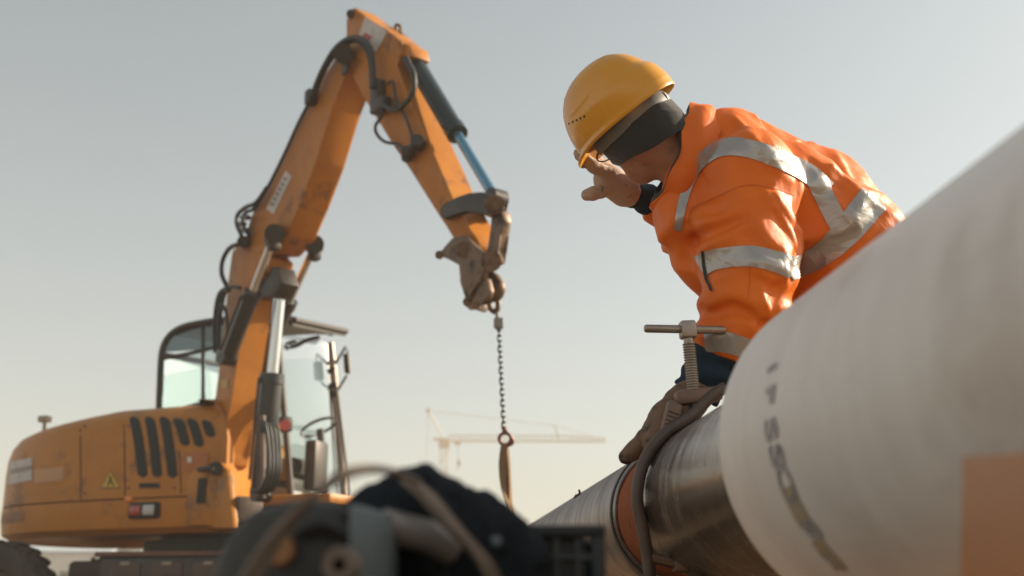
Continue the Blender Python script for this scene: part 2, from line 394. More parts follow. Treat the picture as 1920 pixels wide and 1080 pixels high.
M_CASING = mat('pale_grey_casing', (.84, .79, .745), .5, 0, (.74, .69, .645), 3.5, .7, .15, 12, .4, col3=(.66, .60, .545), n3=3.4, t3=.57, stretch=(1, .35, 1))
M_CASING = pipe_mat('scuffed_pale_casing', (.84, .79, .745), (.75, .70, .655), (.66, .59, .53), 5.3, metal=0, rough=.42)
M_FOAM = mat('insulation_foam', (.62, .42, .16), .9, 0, (.5, .32, .1), 20)
base_far = PJ + PA * 3.; base_far[2] = 0
far = thing('steel_pipe', 'scratched bare grey steel pipe running away from the orange joint ring', 'pipe', base_far)
v, f = pipe_mesh([(RS, .006), (RS, 9.), (RS - .008, 9.), (RS - .008, 0.), (RS - .004, 0.)]); mesh('pipe_wall', v, f, M_STEEL_F, far, True, 40)
rim = MB()
v, f = pipe_mesh([(RS + .0035, .012), (RS + .0035, .034), (RS - .003, .034), (RS - .003, .012)]); mesh('dark_end_band', v, f, mat('dark_scale', (.045, .042, .04), .55, .4, (.09, .08, .07), 20), far, True, 40)
bk = MB()                                              # burr and wire left on top of the far pipe
p0 = pipe_pt(.9, rad(135), RS); wire = [p0 + PA * .07 + PZ * .002, p0 + PA * .03 + PZ * .006, p0 + PZ * .004, p0 - PA * .05 + PZ * .006, p0 - PA * .06 + PZ * .014 - PX * .004]
bk.tube(wire, .0035, 6, sub=4); bk.build('bent_wire', M_DARK, far)
near_base = PJ - PA * 2.; near_base[2] = 0
near = thing('insulated_pipe', 'thick pale grey cased pipe with bare dark steel end beside the clamp', 'pipe', near_base)
v, f = pipe_mesh([(RS - .002, -.286), (RS, -.292), (RS, -3.4), (RS - .009, -3.4), (RS - .009, -.283), (RS - .006, -.282)]); mesh('steel_end', v, f, M_STEEL_N, near, True, 40)
SW = -1.1637
v, f = pipe_mesh([(RC - .006, SW), (RC, SW - .006), (RC, -3.35), (RC - .006, -3.35)]); mesh('casing', v, f, M_CASING, near, True, 30)
v, f = pipe_mesh([(RS + .001, SW - .004), (RC - .0065, SW - .004), (RC - .0065, -3.34), (RS + .001, -3.34)]); mesh('foam_ring', v, f, M_FOAM, near, True, 30)
def pipe_sheet(name, s0, s1, t0, t1, r, m, nt=10, ns=3):
    v = [pipe_pt(s0 + (s1 - s0) * i / ns, t0 + (t1 - t0) * j / nt, r) for j in range(nt + 1) for i in range(ns + 1)]
    f = [(j * (ns + 1) + i, j * (ns + 1) + i + 1, (j + 1) * (ns + 1) + i + 1, (j + 1) * (ns + 1) + i) for j in range(nt) for i in range(ns)]
    return mesh(name, v, f, m, near)
def theta_of(px, py, r):
    d = W(px, py, 1) - CAM; A = d - PA * (d @ PA); B = CAM - PJ; B = B - PA * (B @ PA); a, b, c = A @ A, 2 * A @ B, B @ B - r * r
    t = (-b - math.sqrt(max(0, b * b - 4 * a * c))) / (2 * a); P = CAM + t * d; q = P - PJ
    return q @ PA, math.atan2(q @ PZ, q @ PX) % (2 * math.pi)
# marker writing on the casing: letters that run round the pipe
M_INK = mat('grey_marker_ink', (.17, .165, .19), .6, 0, (.55, .52, .50), 45, .5)
M_TAPE = mat('ochre_paint', (.50, .36, .17), .7, 0, (.42, .36, .28), 30, .6)
def letter(ch, px, py, size, m=M_INK):
    s, th = theta_of(px, py, RC)
    cu = bpy.data.curves.new('t', 'FONT'); cu.body = ch; cu.size = size; cu.align_x = 'CENTER'; cu.align_y = 'CENTER'; cu.resolution_u = 4; cu.offset = .0015
    o = bpy.data.objects.new('t', cu); COL.objects.link(o); me = bpy.data.meshes.new_from_object(o); bpy.data.objects.remove(o)
    bm = bmesh.new(); bm.from_mesh(me); bmesh.ops.triangulate(bm, faces=bm.faces); bmesh.ops.subdivide_edges(bm, edges=[e for e in bm.edges if e.calc_length() > .01], cuts=2)
    for i, q in enumerate(bm.verts): q.index = i
    v = [pipe_pt(s - p.co.y, th + p.co.x / RC, RC + .0012) for p in bm.verts]; f = [tuple(q.index for q in g.verts) for g in bm.faces]; bm.free()
    return mesh('lettering', v, f, m, near)
for ch, px, py in (('1', 1448, 690), ('P', 1444, 740), ('S', 1445, 806), ('S', 1456, 856), ('O', 1474, 908)): letter(ch, px, py, .062 if ch in 'SO' else .045)
s_, t_ = theta_of(1492, 948, RC); pipe_sheet('paint_mark', s_ - .022, s_ + .022, t_ - .10, t_ + .12, RC + .001, M_TAPE)
letter('8', 1522, 993, .055); s_, t_ = theta_of(1545, 1030, RC); pipe_sheet('paint_mark', s_ - .018, s_ + .018, t_ - .05, t_ + .13, RC + .001, M_TAPE); letter('x', 1562, 1052, .05)
decal('orange_patch', [(1808, 856), (1990, 842), (1990, 1100), (1802, 1100)], bvh_of([q for q in near.children if q.name.startswith('casing')][0]), mat('orange_patch', (.82, .50, .33), .6, 0, (.72, .44, .30), 5, .8, col3=(.80, .68, .58), n3=14, t3=.63), near, .0012, 14, 14)  # four-cornered orange patch laid on the casing
# joint ring between the pipes
jr_base = PJ - PA * .13; jr_base[2] = 0
jr = thing('joint_ring', 'rusty orange ring bridging the gap between the two pipes', 'pipe ring', PJ - PA * .13 - PZ * .15)
v, f = pipe_mesh([(.1505, .10), (.1505, -.40), (.142, -.40), (.142, .10)]); mesh('ring_wall', v, f, M_RUST, jr, True, 40)
v, f = pipe_mesh([(.1532, -.235), (.1532, -.25), (.1506, -.25), (.1506, -.235)]); mesh('weld_bead', v, f, mat('dark_weld', (.07, .05, .04), .6, .4, (.14, .1, .08), 30), jr, True, 40)
# timber supports
M_WOOD = mat('weathered_timber', (.30, .21, .13), .8, 0, (.20, .14, .09), 5, .7, .4, 30, .3, stretch=(1, 8, 8))
def crib(c, top, ang, lab, group):
    n = max(1, round(top / .12)); h = top / n; me = None
    ca, sa = math.cos(ang), math.sin(ang)
    for i in range(n):
        a = ang + (math.pi / 2 if i % 2 else 0); ca, sa = math.cos(a), math.sin(a)
        for q in (-1, 1):
            off = np.array([-sa, ca, 0]) * q * .22
            m = MB(); m.box((0, 0, 0), (.38 if i % 2 == 0 else .34, 0, 0), (0, .07, 0), (0, 0, h / 2 - .0005), .008)
            o = m.build('timber_beam', M_WOOD, auto=30); o.location = V3(np.array([c[0], c[1], i * h + h / 2]) + off); o.rotation_euler = (0, 0, a)
            props(o, lab, 'timber', group)
for s, r in ((-2.4, RC), (3.5, RS)):
    p = PJ + PA * s; crib(p, p[2] - r - .001, rad(5), 'square timber beam in the crib under the ' + ('pale cased pipe' if r == RC else 'far steel pipe'), 'timber beams under the ' + ('cased pipe' if r == RC else 'steel pipe'))
p = PJ - PA * .12; crib(p, p[2] - RS - .001, rad(5), 'square timber beam in the crib under the pipe joint', 'timber beams under the joint')

# ------------------------------------------------------------------ clamp with T-handle
SC = -.335; PC = PJ + PA * SC
def cp(px, py, ds=0.): return on_plane(px, py, PC + PA * ds, PA)       # point in the clamp's plane
M_BRIGHT = mat('worn_bright_steel', (.42, .36, .31), .36, .85, (.30, .24, .20), 14, .6, .15, 60)
M_CLAMP = mat('brown_clamp_steel', (.17, .105, .075), .5, .45, (.24, .16, .12), 14, .7, .2, 50)
cl = thing('pipe_clamp', 'steel screw clamp with T handle fixed round the pipe end', 'clamp', cp(1300, 790))
hA = cp(1208, 616); hB = cp(1360, 619); hd = nrm(hB - hA)
m = MB(); r = .0088; L = np.linalg.norm(hB - hA)
m.lathe([(0, 0), (r * .7, 0), (r, .004), (r, L - .004), (r * .7, L), (0, L)], hA, hd, 16); m.build('handle_bar', M_BRIGHT, cl, auto=40)
c0 = cp(1289, 617); sdn = nrm(cp(1301, 740) - c0); per = nrm(np.cross(sdn, hd)); hx = nrm(np.cross(per, sdn))
m = MB(); m.box(c0 + sdn * .002, hx * .0165, per * .0165, sdn * .0185, .005); m.build('screw_head', M_BRIGHT, cl)
S0 = c0 + sdn * .018; S1 = cp(1303, 770); Ls = np.linalg.norm(S1 - S0); m = MB(); pr = [(0, 0), (.0105, 0), (.0105, .01)]
pitch = .0056; z = .012
while z < Ls: pr += [(.0105, z), (.0138, z + pitch * .35), (.0138, z + pitch * .6), (.0105, z + pitch * .95)]; z += pitch
pr += [(.0105, z), (0, z)]; m.lathe(pr, S0, sdn, 18); m.build('threaded_screw', M_BRIGHT, cl, auto=25)
m = MB()                                               # frame: top bar and left leg
tA, tB = cp(1352, 738, -.004), cp(1266, 748, -.004); ud = nrm(np.cross(PA, nrm(tB - tA))); ud = ud if ud[2] > 0 else -ud
m.box((tA + tB) / 2, (tA - tB) / 2, PA * .020, ud * .0155, .009); m.build('top_bar', M_CLAMP, cl)
m = MB(); lA, lB = cp(1266, 754), cp(1243, 838); ld = nrm(lB - lA); sx = nrm(np.cross(PA, ld)); m.box((lA + lB) / 2, (lB - lA) / 2, PA * .017, sx * .015, .006); lg = m.build('side_leg', M_CLAMP, cl)
for i in range(7):
    q = lA + (lB - lA) * (.25 + .09 * i); m = MB(); m.box(q - PA * .0185, sx * .0125, PA * .002, ld * .0017); m.build('cast_rib', M_CLAMP, lg)
m = MB(); rodpts = [cp(1360, 726, -.02), cp(1330, 746, -.02), cp(1294, 782, -.02), cp(1258, 826, -.02), cp(1232, 876, -.02), cp(1217, 930, -.02), cp(1212, 985, -.02), cp(1214, 1040, -.02), cp(1222, 1100, -.02), cp(1240, 1150, -.02)]

def clear_of_pipe(p, r):                               # keep the rod outside the pipe wall
    q = p - PJ; a = q @ PA; rr_ = q - PA * a; l = np.linalg.norm(rr_); return PJ + PA * a + rr_ * (max(l, r) / l)
m.tube([clear_of_pipe(p, RS + .0135) for p in rodpts], .0128, 12, sub=6); m.build('bent_rod', mat('dark_clamp_rod', (.075, .052, .04), .42, .15, (.13, .09, .07), 18, .6), cl, auto=60)
m = MB(); a, b = cp(1215, 1045, .0), cp(1275, 1062, .0); m.tube([a - PA * .02, b - PA * .03], .011, 10); m.box(b - PA * .03, PX * .02, PA * .014, PZ * .012, .004); m.build('lower_shoe', M_RUSTSTEEL, cl)
#==EXCAVATOR==
PHI = rad(51); BF = np.array([math.cos(PHI), -math.sin(PHI), 0]); BN = np.array([-math.sin(PHI), -math.cos(PHI), 0]); ZV = np.array([0, 0, 1.])
PHB = rad(20); UF = np.array([math.cos(PHB), -math.sin(PHB), 0]); UN = np.array([-math.sin(PHB), -math.cos(PHB), 0])
B0 = W(405, 880, 9.4)
def bp(px, py, off=0.): return on_plane(px, py, B0 + off * BN, BN)         # boom plane
def up_(px, py, v=0.): return on_plane(px, py, B0 + v * UN, UN)            # plane along the upper carriage
def ML(u, v, z): q = B0 + u * UF + v * UN; return np.array([q[0], q[1], z])
ex_base = ML(-.5, -.8, 0)
ex = thing('wheeled_excavator', 'orange wheeled excavator with raised two piece boom and dark cab', 'excavator', ex_base)
# ---- upper body: plan curve lofted
def body_loft(plan, levels):
    n = len(plan); P = np.array(plan); c = P.mean(0); v = []
    T = np.roll(P, -1, 0) - np.roll(P, 1, 0); Nn = np.stack([T[:, 1], -T[:, 0]], 1); Nn /= np.linalg.norm(Nn, axis=1)[:, None]
    if ((P - c) * Nn).sum() < 0: Nn = -Nn
    for z, ins, dz in levels:
        for i in range(n):
            q = P[i] - Nn[i] * ins; v.append(ML(q[0], q[1], z + dz * min(0, (P[i][0] + 1.0))))
    f = [(i * n + k, i * n + (k + 1) % n, (i + 1) * n + (k + 1) % n, (i + 1) * n + k) for i in range(len(levels) - 1) for k in range(n)]
    f += [tuple(range(n))[::-1], tuple((len(levels) - 1) * n + k for k in range(n))]
    return v, f
def plan_curve(ctrl, sub):
    P = np.array([(a, b, 0) for a, b in ctrl]); q, _ = smooth_path(P, 1., sub); return [(a, b) for a, b, _ in q]
rear = plan_curve([(.30, .30), (-.2, .31), (-.62, .30), (-1.05, .28), (-1.6, .22), (-2.1, .04), (-2.45, -.30), (-2.6, -.8), (-2.45, -1.35), (-1.9, -1.72), (-1.0, -1.88), (-.4, -1.9)], 5)
plan = rear + [(-.4, -1.0), (.1, -.5), (.30, -.1)]
v, f = body_loft(plan, [(.955, .16, 0), (.925, .10, 0), (.97, .02, 0), (1.10, 0, 0), (1.196, .0, 0)])
skirt = mesh('counterweight_skirt', v, f, M_PAINT, ex, True, 38)
v, f = body_loft(plan, [(1.205, .022, 0), (1.21, .003, 0), (1.5, .0, .0), (1.66, .006, .02), (1.78, .03, .04), (1.88, .08, .06), (1.95, .16, .08), (1.99, .26, .09), (2.0, .36, .09)])
hood = mesh('engine_hood', v, f, M_PAINT, ex, True, 40)
v, f = body_loft(plan, [(1.194, .03, 0), (1.207, .03, 0)]); mesh('body_seam', v, f, M_SLOT, ex)
bv = bvh_of(hood, skirt)
def slot(x0, y0, x1, y1, w, top):                     # slanted vent opening given by its axis
    n = 26; k = 6
    for part, mm, wd, off in (('vent_slot', M_SLOT, w, .006),):
        v = []
        for i in range(n + 1):
            a = i / n; bow = 6 * math.sin(a * math.pi / 2); px = x0 + (x1 - x0) * (a ** .6 if top else a); py = y0 + (y1 - y0) * a
            x_ = min(1., min(a, 1 - a) * (y1 - y0) / (w / 2)); e = math.sqrt(1 - (1 - x_) ** 2) * .98 + .02
            for j in range(k + 1):
                q = px + (j / k - .5) * wd * e; d = nrm(W(q, py, 1) - CAM); h = bv.ray_cast(V3(CAM), V3(d))
                if h[0] is None: return
                v.append(np.array(h[0]) - d * off)
        f = [(i * (k + 1) + j, i * (k + 1) + j + 1, (i + 1) * (k + 1) + j + 1, (i + 1) * (k + 1) + j) for i in range(n) for j in range(k)]
        mesh(part, v, f, mm, hood)
for x0, y0, x1, y1 in ((250, 783, 268, 896), (279, 783, 295, 896), (306, 783, 324, 897), (331, 786, 348, 836), (357, 787, 374, 838), (384, 790, 396, 820)): slot(x0 - 2, y0 - 3, x1, y1, 19, True)
decal('slot_handle', [(262, 906), (300, 906), (300, 915), (262, 915)], bv, M_SLOT, hood, .01)
decal('maker_plate', [(20, 866), (62, 858), (61, 900), (17, 909)], bv, M_STICKER, hood, .006)
decal('plate_print', [(22, 880), (61, 872), (61, 880), (21, 889)], bv, mat('plate_print', (.32, .24, .23), .5), hood, .010)
decal('faded_patch', [(64, 880), (120, 875), (120, 900), (64, 906)], bv, mat('faded_paint', (.50, .27, .13), .5), hood, .004)
decal('round_reflector', [(12, 806), (36, 800), (32, 828), (8, 840)], bv, mat('dusty_reflector', (.5, .42, .36), .4), hood, .006)
# warning triangle
d = lambda px, py, o: (lambda h, dd: np.array(h[0]) - dd * o)(bv.ray_cast(V3(CAM), V3(nrm(W(px, py, 1) - CAM))), nrm(W(px, py, 1) - CAM))
mesh('warning_triangle', [d(207, 884, .007), d(224, 914, .007), d(190, 914, .007)], [(0, 1, 2)], mat('warning_yellow', (.55, .36, .05), .5), hood)
mesh('triangle_border', [d(207, 882, .005), d(226, 916, .005), d(188, 916, .005)], [(0, 1, 2)], mat('warning_dark', (.1, .06, .03), .5), hood)
m = MB(); m.tube([d(207, 893, .009), d(207, 905, .009)], .008, 6); m.tube([d(201, 911, .009), d(207, 899, .009), d(213, 911, .009)], .005, 6); m.build('warning_mark', M_SLOT, hood)
decal('access_panel', [(344, 852), (392, 848), (392, 880), (346, 884)], bv, mat('darker_orange_panel', (.42, .13, .03), .5), hood, .012)
decal('panel_latch', [(354, 858), (362, 857), (362, 867), (354, 868)], bv, M_PWHITE, hood, .02)
decal('model_number', [(4, 964), (45, 958), (45, 977), (4, 983)], bv, mat('faded_number', (.16, .11, .08), .6, 0, (.40, .17, .05), 12, .3), skirt, .005)
for q_ in ([(336, 846), (338, 846), (341, 926), (339, 926)], [(232, 796), (234, 796), (236, 930), (234, 930)], [(150, 790), (152, 790), (153, 938), (151, 938)]): decal('panel_gap', q_, bv, M_SLOT, hood, .003, 1, 10)
for x_, y_ in ((242, 800), (242, 915), (328, 915), (160, 800), (160, 925), (344, 860)): decal('bolt_head', [(x_ - 2, y_ - 2), (x_ + 2, y_ - 2), (x_ + 2, y_ + 2), (x_ - 2, y_ + 2)], bv, M_DARK, hood, .006, 1, 1)
# tail lamp cluster
lc = up_(271, 957, .31); m = MB(); m.box(lc, UF * .15, UN * .03, ZV * .065, .025); lampb = m.build('lamp_housing', M_SLOT, skirt)
for dx, mm, nme in ((-.07, M_LAMP_R, 'red_lamp'), (.06, M_LAMP_W, 'clear_lamp')):
    m = MB(); m.box(lc + UF * dx + UN * .028, UF * .055, UN * .012, ZV * .042, .012); m.build(nme, mm, skirt)
m = MB(); q = up_(243, 936, .30); m.box(q, UF * .035, UN * .02, ZV * .02, .008); m.build('side_marker', M_AMBER, skirt)
# rear view mirror stub and handrail on hood
m = MB(); q = up_(84, 806, -.3); m.tube([q - ZV * .1, up_(84, 788, -.3)], .018, 8); m.box(up_(84, 786, -.3), UF * .055, UN * .04, ZV * .03, .015); m.build('beacon', M_DUSTLIGHT, hood)
# ---- deck under the cab, slew ring, boom foot
m = MB(); pts = [ML(u, v_, 1.12) for u, v_ in ((-.38, -1.88), (1.15, -1.75), (1.2, -.3), (1.14, .12), (.42, .12), (.32, -.1), (-.3, -.9))]; m.prism(pts, ZV * .09, .02); m.build('deck_plate', M_PAINT, ex)
m = MB(); pts = [ML(u, v_, .93) for u, v_ in ((-.38, -1.8), (1.08, -1.68), (1.12, -.3), (1.06, .06), (.40, .06), (-.3, -.9))]; m.prism(pts, ZV * .188, .02); m.build('deck_skirt', M_DARK, ex)
m = MB(); m.lathe([(0, .70), (.62, .70), (.62, .78), (.70, .79), (.70, .90), (.55, .91), (.55, .95), (0, .95)], ML(-.35, -.75, 0), ZV, 40); m.build('slew_ring', M_BLACK, ex)
m = MB(); m.prism([up_(350, 905, .33), up_(362, 880, .33), up_(395, 878, .33), up_(430, 905, .33), up_(438, 985, .33), up_(352, 985, .33)], -UN * .06, .01)
m.build('foot_bracket', M_PAINT, ex)
m = MB(); m.prism([bp(385, 880, .16), bp(405, 862, .16), bp(425, 880, .16), bp(437, 990, .16), bp(385, 990, .16)], -BN * .05, .01); fb = m.build('boom_foot', M_PAINT, ex)
m = MB(); m.prism([bp(385, 880, -.11), bp(405, 862, -.11), bp(425, 880, -.11), bp(437, 990, -.11), bp(385, 990, -.11)], -BN * .05, .01); m.build('boom_foot', M_PAINT, ex)
m = MB(); m.box(bp(440, 960, 0), BF * .28, BN * .11, ZV * .10, .02); m.build('foot_block', M_CHASSIS, ex)
m = MB(); m.tube([bp(405, 878, .21), bp(405, 878, -.21)], .055, 16); m.build('foot_pin', M_DARK, ex)
m = MB(); m.box(up_(378, 920, .335), UF * .04, UN * .01, ZV * .10, .02); m.build('foot_slot', M_SLOT, ex)
# ---- lower boom, upper boom, stick
def boom_part(name, poly, w, m, bev=.02, z=0):
    mb = MB(); mb.prism([bp(x, y, w / 2 + z) for x, y in poly], -BN * w, bev); return mb.build(name, m, ex, auto=40)
WB = .225
lower = boom_part('lower_boom', [(457, 449), (434, 470), (429, 521), (420, 605), (412, 686), (402, 760), (392, 850), (393, 872), (405, 882), (417, 872), (418, 850), (425, 800), (434, 755), (443, 690), (457, 605), (468, 545), (500, 508), (505, 485), (480, 455)], WB, M_PAINT2)
upper = boom_part('upper_boom', [(459, 443), (470, 404), (501, 354), (579, 195), (599, 150), (628, 112), (640, 98), (655, 96), (660, 108), (654, 132), (637, 160), (624, 199), (595, 301), (564, 378), (540, 440), (512, 472), (480, 474), (462, 462)], WB + .02, M_PAINT2)
stick = boom_part('stick', [(650, 40), (652, 22), (664, 13), (684, 30), (726, 57), (751, 77), (752, 100), (742, 124), (767, 184), (800, 257), (821, 304), (849, 371), (886, 436), (898, 455), (897, 470), (880, 478), (858, 462), (821, 400), (772, 322), (737, 271), (687, 190), (664, 148), (652, 120), (648, 80)], .20, M_PAINT2, .016)
m = MB(); m.tube([bp(456, 453, .19), bp(456, 453, -.19)], .05, 16); m.build('boom_pin', M_DARK, ex)
m = MB(); m.tube([bp(644, 101, .19), bp(644, 101, -.19)], .052, 16); m.tube([bp(644, 101, .2), bp(644, 101, .165)], .075, 16); m.build('stick_pin', M_DARK, ex)
m = MB(); m.box(bp(648, 110, .146), BF * .04, BN * .012, ZV * .13, .01); m.build('pin_plate', M_DARK, ex)
m = MB(); m.tube([bp(658, 26, .125), bp(658, 26, -.125)], .035, 12); m.build('stick_end_cap', M_DARK, ex)
sb = bvh_of(stick); ub = bvh_of(upper); lb_ = bvh_of(lower)
decal('white_panel', [(686, 32), (728, 58), (706, 98), (674, 64)], sb, M_STICKER, stick, .005)
decal('red_print', [(686, 62), (699, 68), (694, 77), (676, 74)], sb, M_RED, stick, .009)
decal('boom_sticker', [(537, 320), (548, 331), (514, 402), (500, 392)], ub, M_STICKER, upper, .005)
for i in range(6):
    a = .12 + .13 * i; x = 537 + (500 - 537) * a; y = 320 + (392 - 320) * a
    decal('sticker_print', [(x + 2, y + 3), (x + 8, y + 7), (x + 5, y + 12), (x - 1, y + 8)], ub, M_STICKTXT, upper, .009, 2, 2)
decal('maker_mark', [(417, 712), (428, 712), (427, 728), (416, 728)], lb_, mat('mark_yellow', (.5, .33, .08), .5), lower, .005, 3, 3)
# ---- cylinders
def cylinder(a, b, split, r, rr, name='hydraulic_cylinder', mb_=M_CYL, rod=M_CHROME):
    a, b = np.array(a), np.array(b); d = nrm(b - a); Lc = np.linalg.norm(b - a); s = split * Lc; m = MB()
    m.lathe([(0, 0), (r * .8, 0), (r, .03), (r, s - .08), (r * 1.14, s - .08), (r * 1.14, s), (rr, s + .004), (0, s + .004)], a, d, 18); o = m.build(name, mb_, ex, auto=35)
    m = MB(); m.lathe([(0, s - .05), (rr, s - .05), (rr, Lc - .04), (0, Lc - .04)], a, d, 14); m.build('piston_rod', rod, o)
    sd_ = nrm(np.cross(d, BN)); 
    m = MB(); m.tube([b - BN * .05, b + BN * .05], rr * 2.0, 14); m.build('cylinder_eye', M_DARK, o); m = MB(); m.tube([a - BN * .06, a + BN * .06], r * .95, 14); m.build('cylinder_eye', M_DARK, o)
    m = MB(); e = np.cross(d, nrm(np.cross(d, RT))); e = -RT * .7 + FW * -.7; e = nrm(e - d * (e @ d))
    m.tube([a + d * .08 + e * (r + .03), a + d * (s - .05) + e * (r + .03)], .012, 8); m.tube([a + d * (s - .05) + e * (r + .03), a + d * (s - .04) + e * r * .8], .014, 8); m.build('oil_pipe', M_DARK, o)
    return o
cylinder(bp(427, 672, .22), bp(513, 446, .24), .56, .062, .032)
cylinder(bp(488, 686, -.26), bp(590, 462, -.24), .56, .060, .030)
cylinder(bp(470, 925, .0) + BF * .18, bp(513, 535, 0) + BF * .12, .55, .085, .048)
cylinder(bp(765, 96, -.02) + BF * .0, bp(930, 374, -.02), .60, .064, .034, mb_=mat('teal_black_cylinder', (.02, .035, .04), .3, .2), rod=mat('sky_tinted_rod', (.16, .34, .47), .25, .7))  # the blue of the sky's reflection is painted into this rod's colour
for px, py, o_ in ((514, 438, .22), (590, 458, -.22)):
    m = MB(); m.tube([bp(px, py, o_ * .6), bp(px, py, o_ * 1.3)], .075, 16); m.box(bp(px, py + 14, o_ * 1.05), BF * .05, BN * .045, ZV * .075, .02); m.build('cylinder_lug', M_DARK, ex)
m = MB(); m.prism([bp(480, 500, .08), bp(520, 500, .08), bp(528, 530, .08), bp(515, 556, .08), bp(480, 560, .08)], -BN * .16, .015); m.build('lift_lug', M_DARK, ex)
for o_ in (.06, -.02, -.10):
    m = MB(); m.prism([bp(472, 488, o_), bp(500, 494, o_), bp(522, 506, o_), bp(530, 528, o_), bp(510, 540, o_), bp(480, 520, o_)], -BN * .03, .006); m.build('lug_plate', M_PAINT2, ex)
m = MB(); m.box(bp(424, 668, .19), BF * .08, BN * .06, ZV * .05, .015); m.build('cylinder_bracket', M_DARK, ex)
m = MB(); m.prism([bp(748, 78, .07), bp(768, 84, .07), bp(772, 104, .07), bp(752, 118, .07)], -BN * .16, .01); m.build('cylinder_bracket', M_PAINT2, ex)
# ---- hoses
def hose(pts, off=.18, r=.016, par=None, mm=M_HOSE):
    m = MB(); m.tube([bp(p[0], p[1], p[2] if len(p) > 2 else off) for p in pts], r, 8, sub=5); return m.build('hydraulic_hose', mm, par or ex, auto=80)
hose([(585, 182), (592, 160), (606, 128), (628, 92), (655, 72), (680, 74), (694, 92), (699, 125), (700, 165)], .20, .02)
hose([(589, 182), (597, 158), (612, 126), (634, 96), (658, 78), (676, 80), (690, 100), (696, 130), (697, 165)], .16, .018)
hose([(712, 180), (722, 198), (742, 206), (764, 190), (776, 168), (776, 140), (768, 122), (762, 108)], .17, .018)
hose([(716, 200), (714, 220), (704, 236), (707, 252), (722, 266), (745, 270), (757, 278)], .17, .012)
hose([(738, 160), (744, 190), (760, 220), (771, 250), (774, 270)], .14, .011, mm=M_DARK)
hose([(727, 158), (737, 154), (741, 200)], .14, .009, mm=M_DARK)
m = MB(); m.box(bp(708, 182, .14), BF * .05, BN * .04, ZV * .13, .02); m.box(bp(716, 196, .15), BF * .07, BN * .04, ZV * .05, .02); m.build('hose_block', M_DARK, ex)
m = MB(); m.tube([bp(760, 292, .15), bp(788, 262, .15)], .035, 10); m.tube([bp(763, 296, .13), bp(763, 282, .18)], .04, 10); m.tube([bp(784, 274, .13), bp(782, 262, .18)], .045, 10); m.build('hose_coupling', M_DARK, ex)
m = MB(); m.box(bp(583, 183, .16), BF * .04, BN * .04, ZV * .06, .012); m.build('hose_clamp', M_DARK, ex)
hose([(583, 186), (560, 230), (535, 285), (508, 340), (498, 356)], .15, .014)
hose([(500, 352), (480, 380), (462, 388), (446, 402), (444, 420), (452, 440), (455, 452)], .18, .018)
hose([(497, 358), (478, 390), (462, 398), (455, 412), (460, 432), (468, 440)], .15, .016)
hose([(452, 456), (430, 466), (417, 490), (416, 515), (424, 534)], .19, .02)
hose([(425, 540), (412, 550), (405, 575), (402, 620), (403, 660)], .2, .018)
hose([(430, 545), (420, 545), (413, 560), (410, 600), (410, 655)], .2, .018)
hose([(415, 570), (422, 580), (426, 610), (424, 640)], .2, .014)
hose([(450, 540), (436, 538), (424, 545), (416, 575), (412, 610)], .19, .016)
m = MB(); 
for x, y in ((460, 408), (452, 420), (458, 432)): m.tube([bp(x - 6, y, .16), bp(x + 6, y, .2)], .022, 8)
m.build('hose_fitting', M_DARK, ex)
for k, (x, o_) in enumerate(((498, .1), (505, .06), (512, .02), (518, -.02))):
    hose([(492, 790 + 6 * k, o_ + .16), (x, 800, o_ + .16), (x + 6, 850, o_ + .14), (x + 4, 890, o_ + .14), (x - 8, 918, o_ + .12), (x - 26, 920, o_ + .1)], .1, .017)
hose([(352, 935), (350, 910), (362, 886), (385, 879), (400, 878)], .24, .02)
hose([(508, 770), (516, 790), (520, 820), (518, 850)], -.1, .015)
m = MB(); m.tube([bp(490, 780, .12), bp(490, 935, .12)], .035, 8); m.tube([bp(500, 880, .08), bp(500, 930, .08)], .03, 8); m.build('hose_manifold', M_CHASSIS, ex)
m = MB(); m.tube([bp(x, y, -.1) for x, y in ((690, 36), (728, 50), (752, 64), (775, 84), (786, 108))], .012, 8, sub=4); m.tube([bp(x, y, -.07) for x, y in ((742, 54), (743, 47), (750, 50), (752, 64))], .014, 8, sub=4); m.tube([bp(x, y, -.1) for x, y in ((768, 120), (800, 190), (850, 300), (872, 355))], .012, 8, sub=4); m.build('steel_oil_line', M_RUSTSTEEL, ex)
# ---- linkage and coupler at the stick end
def plate(name, poly, off, w, m=M_RUSTSTEEL, bev=.012, par=None):
    mb = MB(); mb.prism([bp(x, y, off) for x, y in poly], -BN * w, bev); return mb.build(name, m, par or ex, auto=40)
arch = [(823, 392), (832, 380), (856, 370), (880, 362), (900, 359), (920, 364), (935, 376), (935, 392), (922, 401), (906, 404), (892, 394), (872, 392), (850, 402), (832, 411), (824, 405)]
plate('tipping_link', arch, .165, .05, M_DARK); plate('tipping_link', arch, -.115, .05, M_DARK)
m = MB(); m.tube([bp(927, 384, .18), bp(927, 384, -.34)], .06, 16); m.tube([bp(927, 384, .19), bp(927, 384, .16)], .035, 12); m.tube([bp(927, 384, -.10), bp(927, 384, -.15)], .085, 16); m.build('link_pin', M_RUSTSTEEL, ex)
plate('bucket_link', [(920, 392), (940, 394), (944, 412), (938, 440), (932, 470), (932, 492), (916, 498), (909, 484), (915, 462), (922, 430)], .11, .06, M_RUSTSTEEL)
plate('bucket_link', [(920, 392), (940, 394), (944, 412), (938, 440), (932, 470), (932, 492), (916, 498), (909, 484), (915, 462), (922, 430)], -.20, .07, M_RUSTSTEEL)
m = MB(); m.tube([bp(921, 490, .15), bp(921, 490, -.30)], .062, 16); m.build('coupler_pin', M_RUSTSTEEL, ex)
cpl = [(846, 446), (836, 460), (821, 476), (826, 480), (845, 488), (863, 494), (861, 528), (873, 566), (880, 560), (886, 540), (896, 532), (905, 512), (912, 487), (900, 470), (888, 460), (871, 440)]
